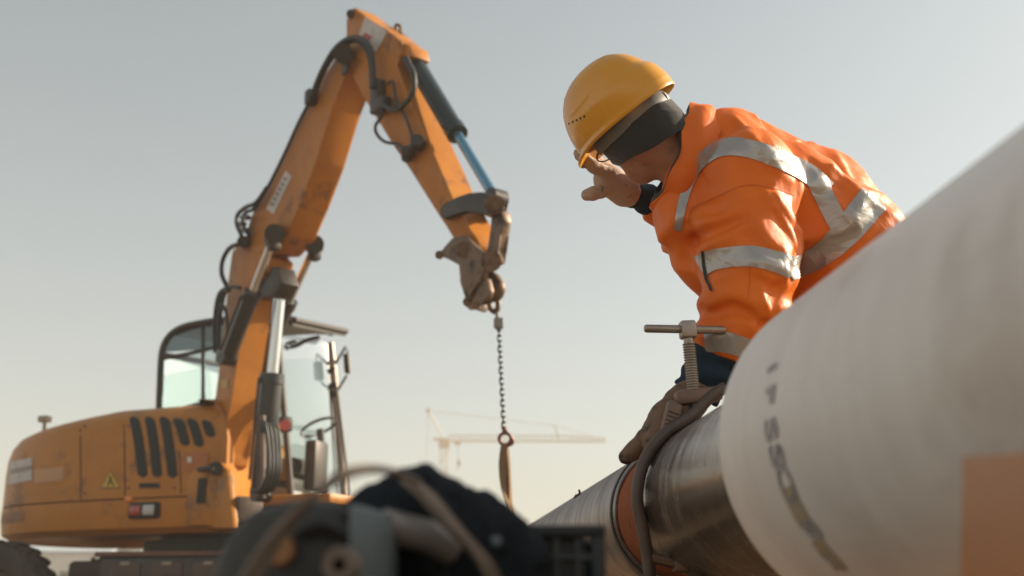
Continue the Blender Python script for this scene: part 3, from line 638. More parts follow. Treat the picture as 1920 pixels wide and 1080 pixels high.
plate('coupler_plate', cpl, .15, .045); plate('coupler_plate', cpl, -.10, .045)
m = MB(); m.tube([bp(869, 468, .17), bp(869, 468, -.16)], .05, 16); m.tube([bp(869, 468, .175), bp(869, 468, .168)], .022, 12); m.build('coupler_pin', M_RUSTSTEEL, ex)
m = MB(); m.tube([bp(824, 478, .16), bp(824, 478, -.16)], .028, 12); m.build('cross_bar', M_RUSTSTEEL, ex)
plate('coupler_frame', [(873, 566), (880, 545), (896, 530), (912, 520), (918, 545), (914, 560), (902, 566), (896, 572)], .13, .04); plate('coupler_frame', [(873, 566), (880, 545), (896, 530), (912, 520), (918, 545), (914, 560), (902, 566), (896, 572)], -.06, .04)
m = MB(); m.tube([bp(876, 566, .14), bp(885, 574, -.14), ], .028, 10); m.tube([bp(892, 572, .13), bp(908, 578, -.22)], .028, 10); m.build('cross_bar', M_RUSTSTEEL, ex)
m = MB(); m.tube([bp(x, y, -.05) for x, y in ((916, 515), (928, 525), (936, 540), (930, 554), (918, 556), (910, 546))], [.03, .04, .04, .04, .03, .02], 12, sub=5); m.build('lifting_hook', M_RUSTSTEEL, ex)
m = MB(); m.tube([bp(x, y, -.06) for x, y in ((922, 555), (918, 570), (922, 582), (931, 584), (934, 570), (930, 556))], .016, 8, sub=4); m.build('shackle', M_RUSTSTEEL, ex)

# ---- cab
cab = MB(); CU = -.45; CUF = -1.42          # near and far side of the cab
def cbn(px, py): return up_(px, py, CU)
def fr(name, pts, r, m=M_DARK, par=None, sub=4): q = MB(); q.tube(pts, r, 8, sub=sub); return q.build(name, m, par or cabo, auto=60)
near_side = [cbn(x, y) for x, y in ((298, 775), (300, 720), (303, 665), (312, 638), (330, 620), (360, 609), (420, 600), (490, 596), (530, 597), (550, 600))]
q = MB(); fl = [cbn(298, 778), cbn(640, 920), cbn(640, 960), cbn(298, 960)]
q.prism([ML(-.8, CU - .02, 1.215), ML(.85, CU - .02, 1.215), ML(.85, CUF, 1.215), ML(-.8, CUF, 1.215)], ZV * .06, .01); cabo = q.build('cab_floor', M_DARK, ex)
sh = -(CU - CUF) * UN
def far_(p): return p + sh + ZV * .11 * min(1.1, max(0., (p[2] - 1.3) / 1.4))
fr('cab_frame', near_side, .032); fr('cab_frame', [far_(p) for p in near_side], .032)
for i in (2, 4, 9): fr('cab_crossbar', [near_side[i], far_(near_side[i])], .028, sub=0)
m = MB(); top = near_side[4:]; n = len(top); v = [p + ZV * .02 for p in top] + [far_(p) + ZV * .02 for p in top] + [p - ZV * .05 + ZV * (.0) for p in top] + [far_(p) - ZV * .05 for p in top]
f = [(i, i + 1, n + i + 1, n + i) for i in range(n - 1)] + [(2 * n + i, 3 * n + i, 3 * n + i + 1, 2 * n + i + 1) for i in range(n - 1)] + [(i, 2 * n + i, 2 * n + i + 1, i + 1) for i in range(n - 1)] + [(n + i, n + i + 1, 3 * n + i + 1, 3 * n + i) for i in range(n - 1)] + [(0, n, 3 * n, 2 * n), (n - 1, 3 * n - 1, 4 * n - 1, 2 * n - 1)]
mesh('cab_roof', v, f, M_DARK, cabo, True, 40)
m = MB(); a = cbn(510, 592); b_ = cbn(556, 601); m.add([a, b_, far_(b_), far_(a), a + ZV * .035, b_ + ZV * .03, far_(b_) + ZV * .03, far_(a) + ZV * .035], [(0, 1, 2, 3), (4, 7, 6, 5), (0, 4, 5, 1), (1, 5, 6, 2), (2, 6, 7, 3), (3, 7, 4, 0)]); m.build('roof_visor', mat('visor_brown', (.05, .04, .04), .5), cabo)
fpost = [cbn(519, 622), cbn(523, 660), cbn(530, 740), cbn(538, 830), cbn(545, 925)]
fr('front_pillar', [far_(p) for p in fpost], .036, mat('pale_pillar', (.30, .26, .23), .35, .5)); fr('front_pillar', fpost, .03)
FX = 90
sh_ = sh * .97
fr('front_pillar_trim', [far_(p) - UF * .03 + UN * .045 for p in fpost], .018, M_BLACK)
fr('wiper_rail', [cbn(534, 690) + sh_, cbn(546, 800) + sh_, cbn(556, 900) + sh_, cbn(552, 918) + sh_, cbn(540, 930) + sh_], .012)
for y in (655, 685, 702): fr('pillar_clamp', [cbn(516 + (y - 640) * .09, y) + sh_, cbn(529 + (y - 640) * .09, y + 1) + sh_], .03, M_BLACK, sub=0)
fr('middle_pillar', [cbn(380, 610), cbn(381, 700), cbn(380, 775)], .018)
fr('window_bar', [cbn(303, 672), cbn(350, 664), cbn(400, 652)], .02); fr('window_bar', [cbn(315, 775), cbn(360, 760), cbn(410, 750)], .016)
def pane(name, pts, m, th=.006):
    q = MB(); q.prism(pts, -UN * th); return q.build(name, m, cabo, smooth=False)
pane('side_window', [cbn(x, y) for x, y in ((304, 770), (305, 676), (376, 660), (377, 770))], M_GLASS)
pane('side_window', [cbn(x, y) for x, y in ((384, 770), (384, 658), (520, 650), (538, 900), (384, 900))], M_GLASS)
pane('upper_window', [cbn(x, y) for x, y in ((308, 660), (318, 636), (335, 621), (380, 609), (515, 603), (515, 644), (380, 655))], M_GLASSD)
pane('door_window', [cbn(x, y) + sh for x, y in ((310, 775), (330, 640), (516, 628), (538, 915), (384, 900))], M_GLASSC)
q = MB(); q.add([near_side[0] + UF * -.002, near_side[2], near_side[2] + sh, near_side[0] + sh], [(0, 1, 2, 3)]); q.build('rear_window', M_GLASS, cabo)
q = MB(); q.add([fpost[0], fpost[4], far_(fpost[4]), far_(fpost[0])], [(0, 1, 2, 3)]); q.build('windscreen', M_GLASSC, cabo)
q = MB(); q.prism([cbn(470, 905) + sh * .02, cbn(546, 918) + sh * .02, cbn(548, 950) + sh * .02, cbn(470, 950) + sh * .02], sh * .96, .01); q.build('cab_lower_panel', mat('cab_grey', (.16, .16, .155), .5), cabo)
mm_seat = mat('seat_fabric', (.10, .095, .09), .85)
sc = ML(.05, -1.0, 1.28); q = MB(); q.box(sc + ZV * .28, UF * .25, UN * .24, ZV * .08, .05); q.build('seat_cushion', mm_seat, cabo); q = MB(); q.box(sc + ZV * .68 - UF * .26, UF * .07 - ZV * .01, UN * .23, ZV * .36 - UF * .05, .05); q.build('seat_back', mm_seat, cabo); q = MB(); q.box(sc + ZV * .1, UF * .18, UN * .18, ZV * .11, .02); q.build('seat_base', M_DARK, cabo)
q = MB(); q.box(ML(.48, -.8, 1.55), UF * .06, UN * .12, ZV * .22, .03); q.tube([ML(.5, -.95, 1.3), ML(.42, -.95, 1.9)], .035, 8); q.build('control_console', M_DARK, cabo)
q = MB(); q.lathe([(.165, -.015), (.18, 0), (.165, .015), (.15, 0), (.165, -.015)], ML(.40, -.95, 1.92), nrm(ZV - UF * .5), 20); q.build('steering_wheel', M_BLACK, cabo)
q = MB(); q.box(cbn(395, 748) + sh * .5, UF * .10, UN * .12, ZV * .12, .03); q.build('headrest', mat('pale_headrest', (.4, .36, .32), .8), cabo)
q = MB(); a = cbn(523, 652) + sh; q.tube([a, up_(648, 650, CUF), up_(652, 662, CUF)], .012, 6); q.tube([cbn(529, 702) + sh, up_(650, 704, CUF)], .012, 6); q.build('mirror_arm', M_BLACK, cabo)
q = MB(); mc = up_(650, 682, CUF); q.box(mc, nrm(UF * .35 + UN * .9) * .045, nrm(UF * .9 - UN * .35) * .025, ZV * .095 - UF * .012, .015); mo = q.build('mirror', M_BLACK, cabo); q = MB(); q.box(mc - nrm(UF * .9 - UN * .35) * -.027, nrm(UF * .35 + UN * .9) * .036, nrm(UF * .9 - UN * .35) * .003, ZV * .082 - UF * .01, .002); q.build('mirror_back', mat('mirror_back', (.36, .3, .25), .4), cabo)
q = MB(); q.tube([up_(x, y, -.7) for x, y in ((545, 650), (556, 648), (575, 638), (600, 632))], .02, 6, sub=3); q.tube([up_(x, y, -.7) for x, y in ((540, 655), (536, 645), (556, 640))], .016, 6, sub=3); q.build('grab_handle', M_BLACK, cabo); q = MB(); q.tube([up_(x, y, CUF) for x, y in ((640, 614), (634, 622), (618, 628))], .014, 6, sub=3); q.build('grab_handle', M_BLACK, cabo)
q = MB(); a = bp(508, 765, -.22); q.lathe([(0, 0), (.045, 0), (.05, .02), (.045, .11), (.02, .14), (0, .14)], a, ZV, 14); q.build('amber_beacon', M_AMBER, ex); q = MB(); q.tube([a - ZV * .3, a], .02, 8); q.build('beacon_post', M_DARK, ex)
q = MB(); q.box(bp(533, 796, -.25), BF * .06, BN * .05, ZV * .06, .015); q.build('work_lamp', M_BLACK, ex); q = MB(); q.tube([bp(525, 800, -.25), bp(535, 797, -.22)], .045, 12); q.build('work_lamp_lens', M_LAMP_R, ex)
# ---- undercarriage
CX = rad(8); XF = np.array([math.cos(CX), -math.sin(CX), 0]); XN = np.array([-math.sin(CX), -math.cos(CX), 0]); XC = ML(-.35, -.75, 0)
def CP(u, v_, z): q = XC + u * XF + v_ * XN; return np.array([q[0], q[1], z])
m = MB(); m.box(CP(0, 0, .62), XF * 1.25, XN * .42, ZV * .12, .04); m.box(CP(0, 0, .50), XF * .5, XN * .36, ZV * .16, .04); m.build('chassis', M_CHASSIS, ex)
for s_ in (-1.2, 1): m = MB(); m.tube([CP(s_ * 1.25, -1.0, .43), CP(s_ * 1.25, 1.0, .43)], .10, 14); m.lathe([(0, -.2), (.18, -.12), (.2, 0), (.18, .12), (0, .2)], CP(s_ * 1.25, 0, .43), XN, 16); m.build('axle', M_CHASSIS, ex)
def wheel(u, v_):
    c = CP(u, v_, .43); m = MB(); prof = [(.26, -.13), (.36, -.15), (.41, -.135), (.425, -.10), (.428, 0), (.425, .10), (.41, .135), (.36, .15), (.26, .13), (.255, 0), (.26, -.13)]
    m.lathe(prof, c, XN, 40)
    for k in range(22):
        a = 2 * math.pi * k / 22; rd = math.cos(a) * ZV + math.sin(a) * XF; tg = -math.sin(a) * ZV + math.cos(a) * XF
        for q in (-1, 1): m.box(c + rd * .428 + XN * q * .075 + tg * q * .02, rd * .018, nrm(XN * .9 + tg * .35 * q) * .07, tg * .022)
    ty = m.build('tyre', M_TYRE, ex, auto=40); m = MB(); m.lathe([(0, .02), (.10, .02), (.11, .06), (.2, .05), (.235, .12), (.258, .125), (.258, -.125), (.235, -.12), (0, -.1)], c, XN, 28); rm = m.build('rim', M_CHASSIS, ty)
    for k in range(8):
        a = 2 * math.pi * k / 8; m = MB(); m.tube([c + (math.cos(a) * ZV + math.sin(a) * XF) * .15 + XN * .05, c + (math.cos(a) * ZV + math.sin(a) * XF) * .15 + XN * .085], .015, 6); m.build('wheel_nut', M_DARK, ty)
for u in (-1.5, 1.25):
    for v_ in (-1.0, 1.0): wheel(u, v_)
m = MB(); m.box(CP(0, .78, .765), XF * .72, XN * .20, ZV * .02, .008); m.build('step_plate', mat('rusty_step', (.12, .06, .045), .6, .2, (.2, .1, .07), 9), ex)
m = MB(); m.box(CP(-.05, .78, .60), XF * .62, XN * .18, ZV * .14, .02); bx_ = m.build('tool_locker', M_DARK, ex)
for u in (-.45, -.1, .25): m = MB(); m.box(CP(u, .965, .60), XF * .13, XN * .006, ZV * .10, .004); m.build('locker_door', M_CHASSIS, bx_); m = MB(); m.box(CP(u, .975, .69), XF * .04, XN * .008, ZV * .012, .003); m.build('locker_latch', M_DUSTLIGHT, bx_)
m = MB(); m.prism([CP(.55, .95, .80), CP(.80, .95, .78), CP(.72, .95, .62), CP(.66, .95, .60)], -XN * .06, .01); m.build('bracket', M_DUSTLIGHT, ex)
m = MB(); m.box(CP(.95, .7, .66), XF * .10, XN * .10, ZV * .14, .02); m.tube([CP(.85, .8, .78), CP(1.1, .8, .83)], .03, 8); m.build('valve_block', M_DARK, ex)
m = MB(); m.box(CP(1.95, 0, .38), XF * .05 + ZV * .0, XN * 1.15, ZV * .26, .03); m.box(CP(1.6, .4, .45), XF * .36, XN * .05, ZV * .06, .01); m.box(CP(1.6, -.4, .45), XF * .36, XN * .05, ZV * .06, .01); m.build('dozer_blade', M_CHASSIS, ex)

# ------------------------------------------------------------------ chain and sling hanging from the hook
HK = bp(930, 584, -.06)
ch = thing('lifting_chain', 'thin dark lifting chain hanging from the excavator hook', 'chain', HK)
c1 = bp(935, 606, -.06); c2 = bp(945, 808, -.06); cdv = nrm(c2 - c1); Lc = np.linalg.norm(c2 - c1)
m = MB(); m.tube([HK + (0, 0, .02), c1], .012, 8); m.box(c1, (.03, 0, 0), (0, .02, 0), (0, 0, .035), .012); m.build('chain_clevis', mat('grey_tag', (.25, .25, .24), .5, .4), ch)
lk = MB(); a, b = .018, .011; pts = []
for k in range(13):
    t = 2 * math.pi * k / 12; pts.append((b * math.cos(t), 0, (a if math.sin(t) >= 0 else -a) * .6 + .0105 * math.sin(t) * 1.1))
lk.tube(pts, .0048, 6, cap=False); npitch = .033; nl = int(Lc / npitch)
me0 = None; zq = V3(cdv).to_track_quat('Z', 'Y')
for i in range(nl):
    if me0 is None: o = mesh('chain_link', np.array(lk.v) + HK, lk.f, M_DARK, ch, True, 80); me0 = o.data
    else: o = bpy.data.objects.new('chain_link', me0); COL.objects.link(o); o.parent = ch; ROOT[o.name] = HK
    o.location = V3(c1 + cdv * (.03 + npitch * i) - HK); o.rotation_mode = 'QUATERNION'
    o.rotation_quaternion = zq @ Matrix.Rotation(rad(25 + 90 * (i % 2)), 4, 'Z').to_quaternion()
rc = bp(947, 823, -.06); m = MB(); m.tube([rc + .034 * (math.cos(t) * RT + math.sin(t) * UP) for t in np.linspace(0, 2 * math.pi, 25)], .010, 8, cap=False); m.tube([c2 - cdv * .02, rc + UP * .04], .016, 8); m.tube([rc + RT * .034 + UP * .01, rc + RT * .04 - UP * .02, rc - UP * .042], [.012, .016, .012], 8, sub=3); m.build('ring_hook', mat('red_brown_hook', (.16, .05, .035), .5, .3), ch)
M_WEB = mat('brown_webbing', (.24, .15, .075), .85, 0, (.17, .10, .05), 60, .5, .3, 200)
sl_top = bp(947, 832, -.06)
def ribbon(m, pts, w, dirs, th=.004, sub=5):
    P, _ = smooth_path(np.array(pts), 1., sub); D, _ = smooth_path(np.array(dirs), 1., sub); W_ = np.ones(len(pts)) * w if np.isscalar(w) else np.array(w); _, ws = smooth_path(np.array(pts), W_, sub)
    T = np.gradient(P, axis=0); v = []
    for i in range(len(P)):
        dd = nrm(D[i]) * ws[i] / 2; nn = nrm(np.cross(T[i], dd)) * th
        v += [P[i] - dd - nn, P[i] + dd - nn, P[i] + dd + nn, P[i] - dd + nn]
    n = len(P); f = [(4 * i + k, 4 * i + (k + 1) % 4, 4 * i + 4 + (k + 1) % 4, 4 * i + 4 + k) for i in range(n - 1) for k in range(4)] + [(0, 3, 2, 1), (4 * n - 4, 4 * n - 3, 4 * n - 2, 4 * n - 1)]
    m.add(v, f)
m = MB(); 
ribbon(m, [bp(945, 832, -.05), bp(943, 870, -.05), bp(946, 910, -.05), bp(953, 950, -.05), bp(958, 1000, -.05), bp(957, 1060, -.05)], [.035, .05, .05, .045, .03, .03], [RT, RT, RT * .8 + FW * .5, RT * .5 + FW, RT * .4 + FW, RT])
ribbon(m, [bp(950, 832, -.08), bp(954, 870, -.08), bp(956, 910, -.08), bp(957, 950, -.08), bp(959, 1000, -.08), bp(957, 1060, -.08)], [.02, .03, .04, .045, .03, .03], [RT * .7 + FW, RT * .4 + FW, RT * .3 + FW, RT * .5 + FW, RT, RT])
o = m.build('webbing_sling', M_WEB, base=sl_top); props(o, 'brown webbing sling hanging from the chain ring', 'sling')
#==PERSON==
def fabric(name, col, col2, rough=.7, weave=900., sheen=.0, fold=.5, fscale=9., spec=.3, metal=0.):
    m = bpy.data.materials.new(name); m.use_nodes = True; N, L = m.node_tree.nodes, m.node_tree.links; b = N['Principled BSDF']
    b.inputs['Roughness'].default_value = rough; b.inputs['Specular IOR Level'].default_value = spec
    if sheen: b.inputs['Sheen Weight'].default_value = sheen
    b.inputs['Metallic'].default_value = metal
    tc = N.new('ShaderNodeTexCoord')
    n1 = N.new('ShaderNodeTexNoise'); n1.inputs['Scale'].default_value = 5; n1.inputs['Detail'].default_value = 5; L.new(tc.outputs['Object'], n1.inputs['Vector'])
    r = N.new('ShaderNodeValToRGB'); r.color_ramp.elements[0].position = .35; r.color_ramp.elements[1].position = .7; r.color_ramp.elements[0].color = (*col, 1); r.color_ramp.elements[1].color = (*col2, 1)
    L.new(n1.outputs['Fac'], r.inputs[0]); L.new(r.outputs[0], b.inputs['Base Color'])
    n2 = N.new('ShaderNodeTexNoise'); n2.inputs['Scale'].default_value = fscale; n2.inputs['Detail'].default_value = 3; n2.inputs['Distortion'].default_value = 1.2; L.new(tc.outputs['Object'], n2.inputs['Vector'])
    n3 = N.new('ShaderNodeTexNoise'); n3.inputs['Scale'].default_value = weave; L.new(tc.outputs['Object'], n3.inputs['Vector'])
    b1 = N.new('ShaderNodeBump'); b1.inputs['Strength'].default_value = fold; b1.inputs['Distance'].default_value = .02; L.new(n2.outputs['Fac'], b1.inputs['Height'])
    b2 = N.new('ShaderNodeBump'); b2.inputs['Strength'].default_value = .12; b2.inputs['Distance'].default_value = .001; L.new(n3.outputs['Fac'], b2.inputs['Height']); L.new(b1.outputs[0], b2.inputs['Normal']); L.new(b2.outputs[0], b.inputs['Normal'])
    return m
M_JACKET = fabric('hi_vis_orange_fabric', (.80, .172, .010), (.72, .142, .009), .48, fold=.35, fscale=7)
M_NAVY = fabric('navy_fabric', (.010, .028, .055), (.016, .035, .06), .8)
M_CHAR = fabric('charcoal_fleece', (.020, .022, .025), (.032, .034, .036), .95, 300, .3)
M_GLOVE = mat('brown_leather', (.25, .15, .095), .75, 0, (.15, .092, .062), 14, .6, .7, 60, .3, bdist=.004, col3=(.07, .05, .042), n3=26, t3=.57)
M_GLOVE2 = mat('tan_leather', (.60, .45, .355), .75, 0, (.45, .33, .26), 14, .6, .7, 60, .3, bdist=.004, col3=(.25, .17, .12), n3=24, t3=.6)
M_REFL = fabric('reflective_tape', (.42, .395, .375), (.35, .33, .31), .32, 600, fold=.35, fscale=14, spec=.8, metal=.45)
M_SKIN = mat('skin', (.48, .24, .155), .5, 0, (.40, .17, .11), 16, .7, .35, 160, .35, bdist=.002, col3=(.30, .15, .10), n3=30, t3=.58)
M_HAT = mat('yellow_helmet_shell', (.72, .325, .012), .28, 0, (.64, .285, .014), 4, .5, .04, 20, .5, coat=.25)
M_HARN = mat('grey_harness_plastic', (.16, .155, .15), .5)
M_BOOT = mat('dark_boot_leather', (.05, .035, .025), .7, 0, (.08, .06, .04), 10)
hip = W(1715, 560, 2.72)
pbase = np.array([hip[0] + .02, hip[1] + .02, 0])
person = thing('person', 'person in orange reflective jacket and yellow hard hat leaning over the pipe', 'person', pbase)
# joints
nck = W(1310, 312, 2.70); shL = W(1402, 345, 2.60); shR = W(1385, 318, 2.87)
elL = W(1406, 548, 2.52); wrL = W(1322, 708, 2.49); elR = W(1300, 430, 3.0); wrR = W(1190, 364, 2.89)
hc = W(1168, 224, 2.70)                              # middle of the hat rim
hu = nrm(cs(-.60, .78, .10)); hf = cs(-.79 * .62, -.61 * .62, .78); hf = nrm(hf - hu * (hf @ hu)); hl = np.cross(hu, hf)
if hl @ FW > 0: hl = -hl                             # the ear that faces the picture
kneeL = np.array([hip[0] - .10, hip[1] - .22, .52]); kneeR = np.array([hip[0] - .06, hip[1] + .14, .52]); ftL = np.array([hip[0] + .02, hip[1] - .20, .09]); ftR = np.array([hip[0] + .08, hip[1] + .20, .09])
def HP(a, b, c): return hc + hf * a + hl * b + hu * c
def body(P):
    sk = ell(P, HP(-.025, 0, .005), [hf, hl, hu], [.098, .078, .112])
    jaw = chain(P, [HP(.005, .03, -.07), HP(.05, .0, -.115), HP(.005, -.03, -.07)], [.05, .032, .05], .03)
    nose = cone(P, HP(.080, 0, -.02), HP(.098, 0, -.055), .008, .014)
    ear = ell(P, HP(-.01, .08, -.035), [hf, hl, hu], [.018, .010, .032]); ear2 = ell(P, HP(-.01, -.08, -.035), [hf, hl, hu], [.018, .010, .032])
    hd = smin(smin(smin(sk, jaw, .05), nose, .012), np.minimum(ear, ear2), .008)
    for e in (-1, 1): hd = np.maximum(hd, -(ell(P, HP(.078, .033 * e, -.012), [hf, hl, hu], [.014, .018, .011])))
    hd = np.maximum(hd, -cone(P, HP(.082, -.02, -.082), HP(.082, .02, -.082), .004, .004))
    nk = cone(P, HP(-.02, 0, -.07), nck, .062, .066)
    tor = smin(chain(P, [nck, W(1560, 440, 2.84), hip + FW * .09], [.08, .09, .10], .05), chain(P, [shL, shR], [.05, .05], .05), .05)
    arm = np.minimum(chain(P, [shL, elL, wrL], [.055, .042, .028], .02), chain(P, [shR, elR, wrR], [.055, .042, .026], .02))
    leg = np.minimum(chain(P, [hip + UP * 0 - FW * .09, kneeL, ftL], [.085, .058, .04], .02), chain(P, [hip + FW * .09, kneeR, ftR], [.085, .058, .04], .02))
    return smin(smin(smin(hd, nk, .03), tor, .04), np.minimum(arm, leg), .03)
lo, hi = bounds([HP(.12, 0, 0), HP(0, 0, .12), wrR, wrL, hip, ftL, ftR, kneeL, kneeR, elR, elL], .13); lo[2] = .06
sdf_obj('body', body, lo, hi, .012, M_SKIN, person)
headv = lambda P: body(P)
v, f = nets(headv, *bounds([HP(.12, .08, -.1), HP(-.1, -.08, .1), HP(.1, -.08, -.13), HP(-.05, .08, .1)], .035), .0045)
bd = [o for o in person.children if o.name.startswith('body')][0]
# finer surface for the head replaces the coarse one inside the same mesh
bm = bmesh.new(); bm.from_mesh(bd.data); lo_, hi_ = bounds([HP(.12, .08, -.1), HP(-.1, -.08, .1), HP(.1, -.08, -.13), HP(-.05, .08, .1)], .030)
dl = [q for q in bm.verts if all(lo_[i] + .002 < q.co[i] + pbase[i] < hi_[i] - .002 for i in range(3))]; bmesh.ops.delete(bm, geom=dl, context='VERTS')
vs_ = [bm.verts.new(V3(p - pbase)) for p in v]
for q in f:
    try: bm.faces.new([vs_[i] for i in q]).smooth = True
    except ValueError: pass
bm.to_mesh(bd.data); bm.free()
# ---- jacket
def fold_noise(P, sc, seed): return vnoise(P * sc, seed) * .6 + vnoise(P * sc * 2.1 + 5, seed + 3) * .3 + vnoise(P * sc * 4.3 + 9, seed + 5) * .12
armL = [shL, W(1402, 470, 2.55), W(1404, 552, 2.51), W(1364, 648, 2.49), W(1356, 672, 2.49)]
armLr = [.121, .110, .096, .068, .066]
tl = [W(1385, 338, 2.69), W(1490, 390, 2.72), W(1572, 462, 2.73), W(1676, 558, 2.74), W(1760, 640, 2.74)]
tr_ = [W(1395, 312, 2.90), W(1500, 372, 2.94), W(1580, 452, 2.95), W(1680, 548, 2.95), W(1760, 632, 2.95)]
def ridge(P, A, B, wdt, hgt, side=1.):                # one soft crease along A-B
    d = cone(P, A, B, 0, 0); return hgt * np.exp(-(d / wdt) ** 2)
creases = []
def crease(x0, y0, d0, x1, y1, d1, wd, h): creases.append((W(x0, y0, d0), W(x1, y1, d1), wd, h))
def jacket(P):
    w_ = P + .03 * np.stack([vnoise(P * 7, 11), vnoise(P * 7, 12), vnoise(P * 7, 13)], 1)
    tor = smin(chain(P, tl, [.125, .135, .140, .142, .145], .05), chain(P, tr_, [.12, .135, .140, .142, .145], .05), .09)
    fr_ = chain(P, [W(1290, 330, 2.66), W(1285, 405, 2.66), W(1335, 500, 2.66), W(1420, 610, 2.72)], [.060, .062, .068, .075], .05)
    fr_ = smin(fr_, chain(P, [W(1440, 470, 2.80), W(1560, 600, 2.80), W(1680, 680, 2.80)], [.14, .14, .14], .05), .06)
    yoke = chain(P, [W(1352, 262, 2.68), W(1372, 262, 2.78)], [.075, .07], .03)
    al = chain(P, armL, armLr, .04); ar = chain(P, [shR, elR, W(1236, 382, 2.93)], [.11, .085, .055], .04)
    s = smin(smin(tor, fr_, .05), yoke, .05)
    s = smin(s, al, .016); s = smin(s, ar, .04)
    # folds: rings round the elbow and under the armpit, drapes along the back
    ad = armL[3] - armL[0]; t = ((P - armL[0]) @ ad) / (ad @ ad)
    ph = ((w_ - armL[0]) @ nrm(ad)) * 62 + 2.2 * vnoise(P * 9, 21)
    elb = np.exp(-((t - .72) / .18) ** 2) + .55 * np.exp(-((t - .28) / .12) ** 2)
    na = np.exp(-np.maximum(al, 0) / .03)
    s = s - na * elb * .014 * (1 - np.abs(np.sin(ph * .5)) * 1.7)
    s = s - .012 * fold_noise(w_, 9, 31) * (1 - .4 * na)
    rg = 1 - 2.4 * np.abs(vnoise(np.stack([w_ @ nrm(cs(.5, .85, .2)) * 5, w_ @ nrm(cs(.85, -.5, .1)) * 15, w_ @ FW * 9], 1), 51)); s = s - .010 * rg * np.clip(.5 + vnoise(P * 6, 52), 0, 1)
    dg = (w_ @ nrm(cs(.35, -.9, .2))) * 46 + 2.5 * vnoise(P * 6, 41)
    s = s - .007 * (1 - np.abs(np.sin(dg * .5)) * 2) * np.clip(vnoise(P * 5 + 3, 43) + .35, 0, 1)
    near_ = np.abs(s) < .06
    if len(creases) and near_.any():
        Q = P[near_]; ad_ = np.zeros(len(Q)); grp = {}
        for A, B, wd, h in creases:
            r_ = np.exp(-(cone(Q, A, B, 0, 0) / wd) ** 2); grp[(wd, h)] = np.maximum(grp.get((wd, h), 0), r_)
        for (wd, h), r_ in grp.items(): ad_ = ad_ + h * r_
        s[near_] = s[near_] - ad_
    # openings: cuff end, hem
    cn = nrm(armL[4] - armL[3]); s = np.where(al < .05, np.maximum(s, (P - (armL[4] - cn * .002)) @ cn), s)
    return s
# creases seen on the back, shoulder and sleeve: lines that lie on the cloth
def trace(px, py):
    d_ = nrm(W(px, py, 1) - CAM); t_ = 2.0
    for _ in range(60):
        q = float(jacket((CAM + d_ * t_)[None])[0])
        if q < .0006: return CAM + d_ * t_
        t_ += q * .7
        if t_ > 4: return None
    return CAM + d_ * t_
FOLDS = [([(1300, 452), (1322, 441), (1345, 429), (1372, 418), (1392, 408)], .012, -.013), ([(1296, 430), (1320, 416), (1350, 408), (1380, 398)], .012, .010),
 ([(1312, 470), (1330, 458), (1362, 446), (1390, 428)], .010, .008),
 ([(1292, 420), (1297, 390), (1336, 372), (1398, 347), (1452, 353), (1491, 367)], .005, -.0035),
 ([(1438, 366), (1462, 400), (1483, 437), (1496, 464)], .008, .013), ([(1456, 366), (1470, 392), (1484, 420)], .007, .010), ([(1448, 372), (1466, 398), (1482, 424)], .006, -.008),
 ([(1498, 350), (1494, 400), (1498, 460), (1490, 520)], .011, -.016),
 ([(1330, 572), (1350, 562), (1370, 556), (1400, 566), (1434, 592)], .009, .012), ([(1330, 590), (1352, 580), (1378, 572), (1406, 586)], .010, -.011), ([(1426, 548), (1436, 570), (1446, 596)], .007, .010),
 ([(1426, 512), (1440, 519), (1455, 525)], .006, .008), ([(1340, 612), (1370, 604), (1410, 612)], .009, .008), ([(1460, 540), (1450, 570), (1430, 610)], .010, -.010),
 ([(1612, 360), (1630, 375), (1650, 392), (1682, 415)], .009, .012), ([(1560, 312), (1580, 330), (1606, 350)], .008, .010),
 ([(1670, 402), (1640, 436), (1608, 468), (1560, 500), (1520, 540), (1494, 580)], .013, .013), ([(1650, 450), (1600, 500), (1550, 540), (1510, 580)], .013, -.013), ([(1640, 480), (1590, 530), (1540, 575)], .011, .010),
 ([(1570, 380), (1590, 400), (1604, 420)], .009, .009), ([(1520, 300), (1550, 330), (1575, 352)], .009, -.008),
 ([(1345, 250), (1336, 266), (1328, 284)], .009, -.012), ([(1376, 222), (1394, 238), (1414, 256)], .008, .010), ([(1396, 248), (1412, 262), (1432, 280)], .007, .008), ([(1440, 300), (1470, 330), (1500, 350)], .010, .006),
 ([(1228, 410), (1250, 440), (1285, 490), (1310, 520)], .010, -.008), ([(1262, 400), (1258, 440), (1275, 470)], .009, .007),
 ([(1310, 330), (1330, 360), (1345, 400)], .012, -.007), ([(1360, 320), (1372, 350), (1400, 372)], .014, .006), ([(1420, 420), (1440, 450), (1470, 470)], .012, .007), ([(1400, 440), (1424, 462), (1455, 478)], .010, -.007)]
traced = [([q for q in (trace(*p) for p in pts) if q is not None], wd, h) for pts, wd, h in FOLDS]
for pts, wd, h in traced:
    for a, b in zip(pts[:-1], pts[1:]):
        if np.linalg.norm(a - b) < .14: creases.append((a, b, wd * 1.25, h))
lo, hi = bounds([tl[0], tl[-1], tr_[0], tr_[-1], armL[0], armL[-1], elR, W(1236, 382, 2.93), W(1290, 330, 2.66), W(1352, 250, 2.7)], .20)
jk = sdf_obj('jacket', jacket, lo, hi, .0065, M_JACKET, person)
jb = bvh_of(jk)
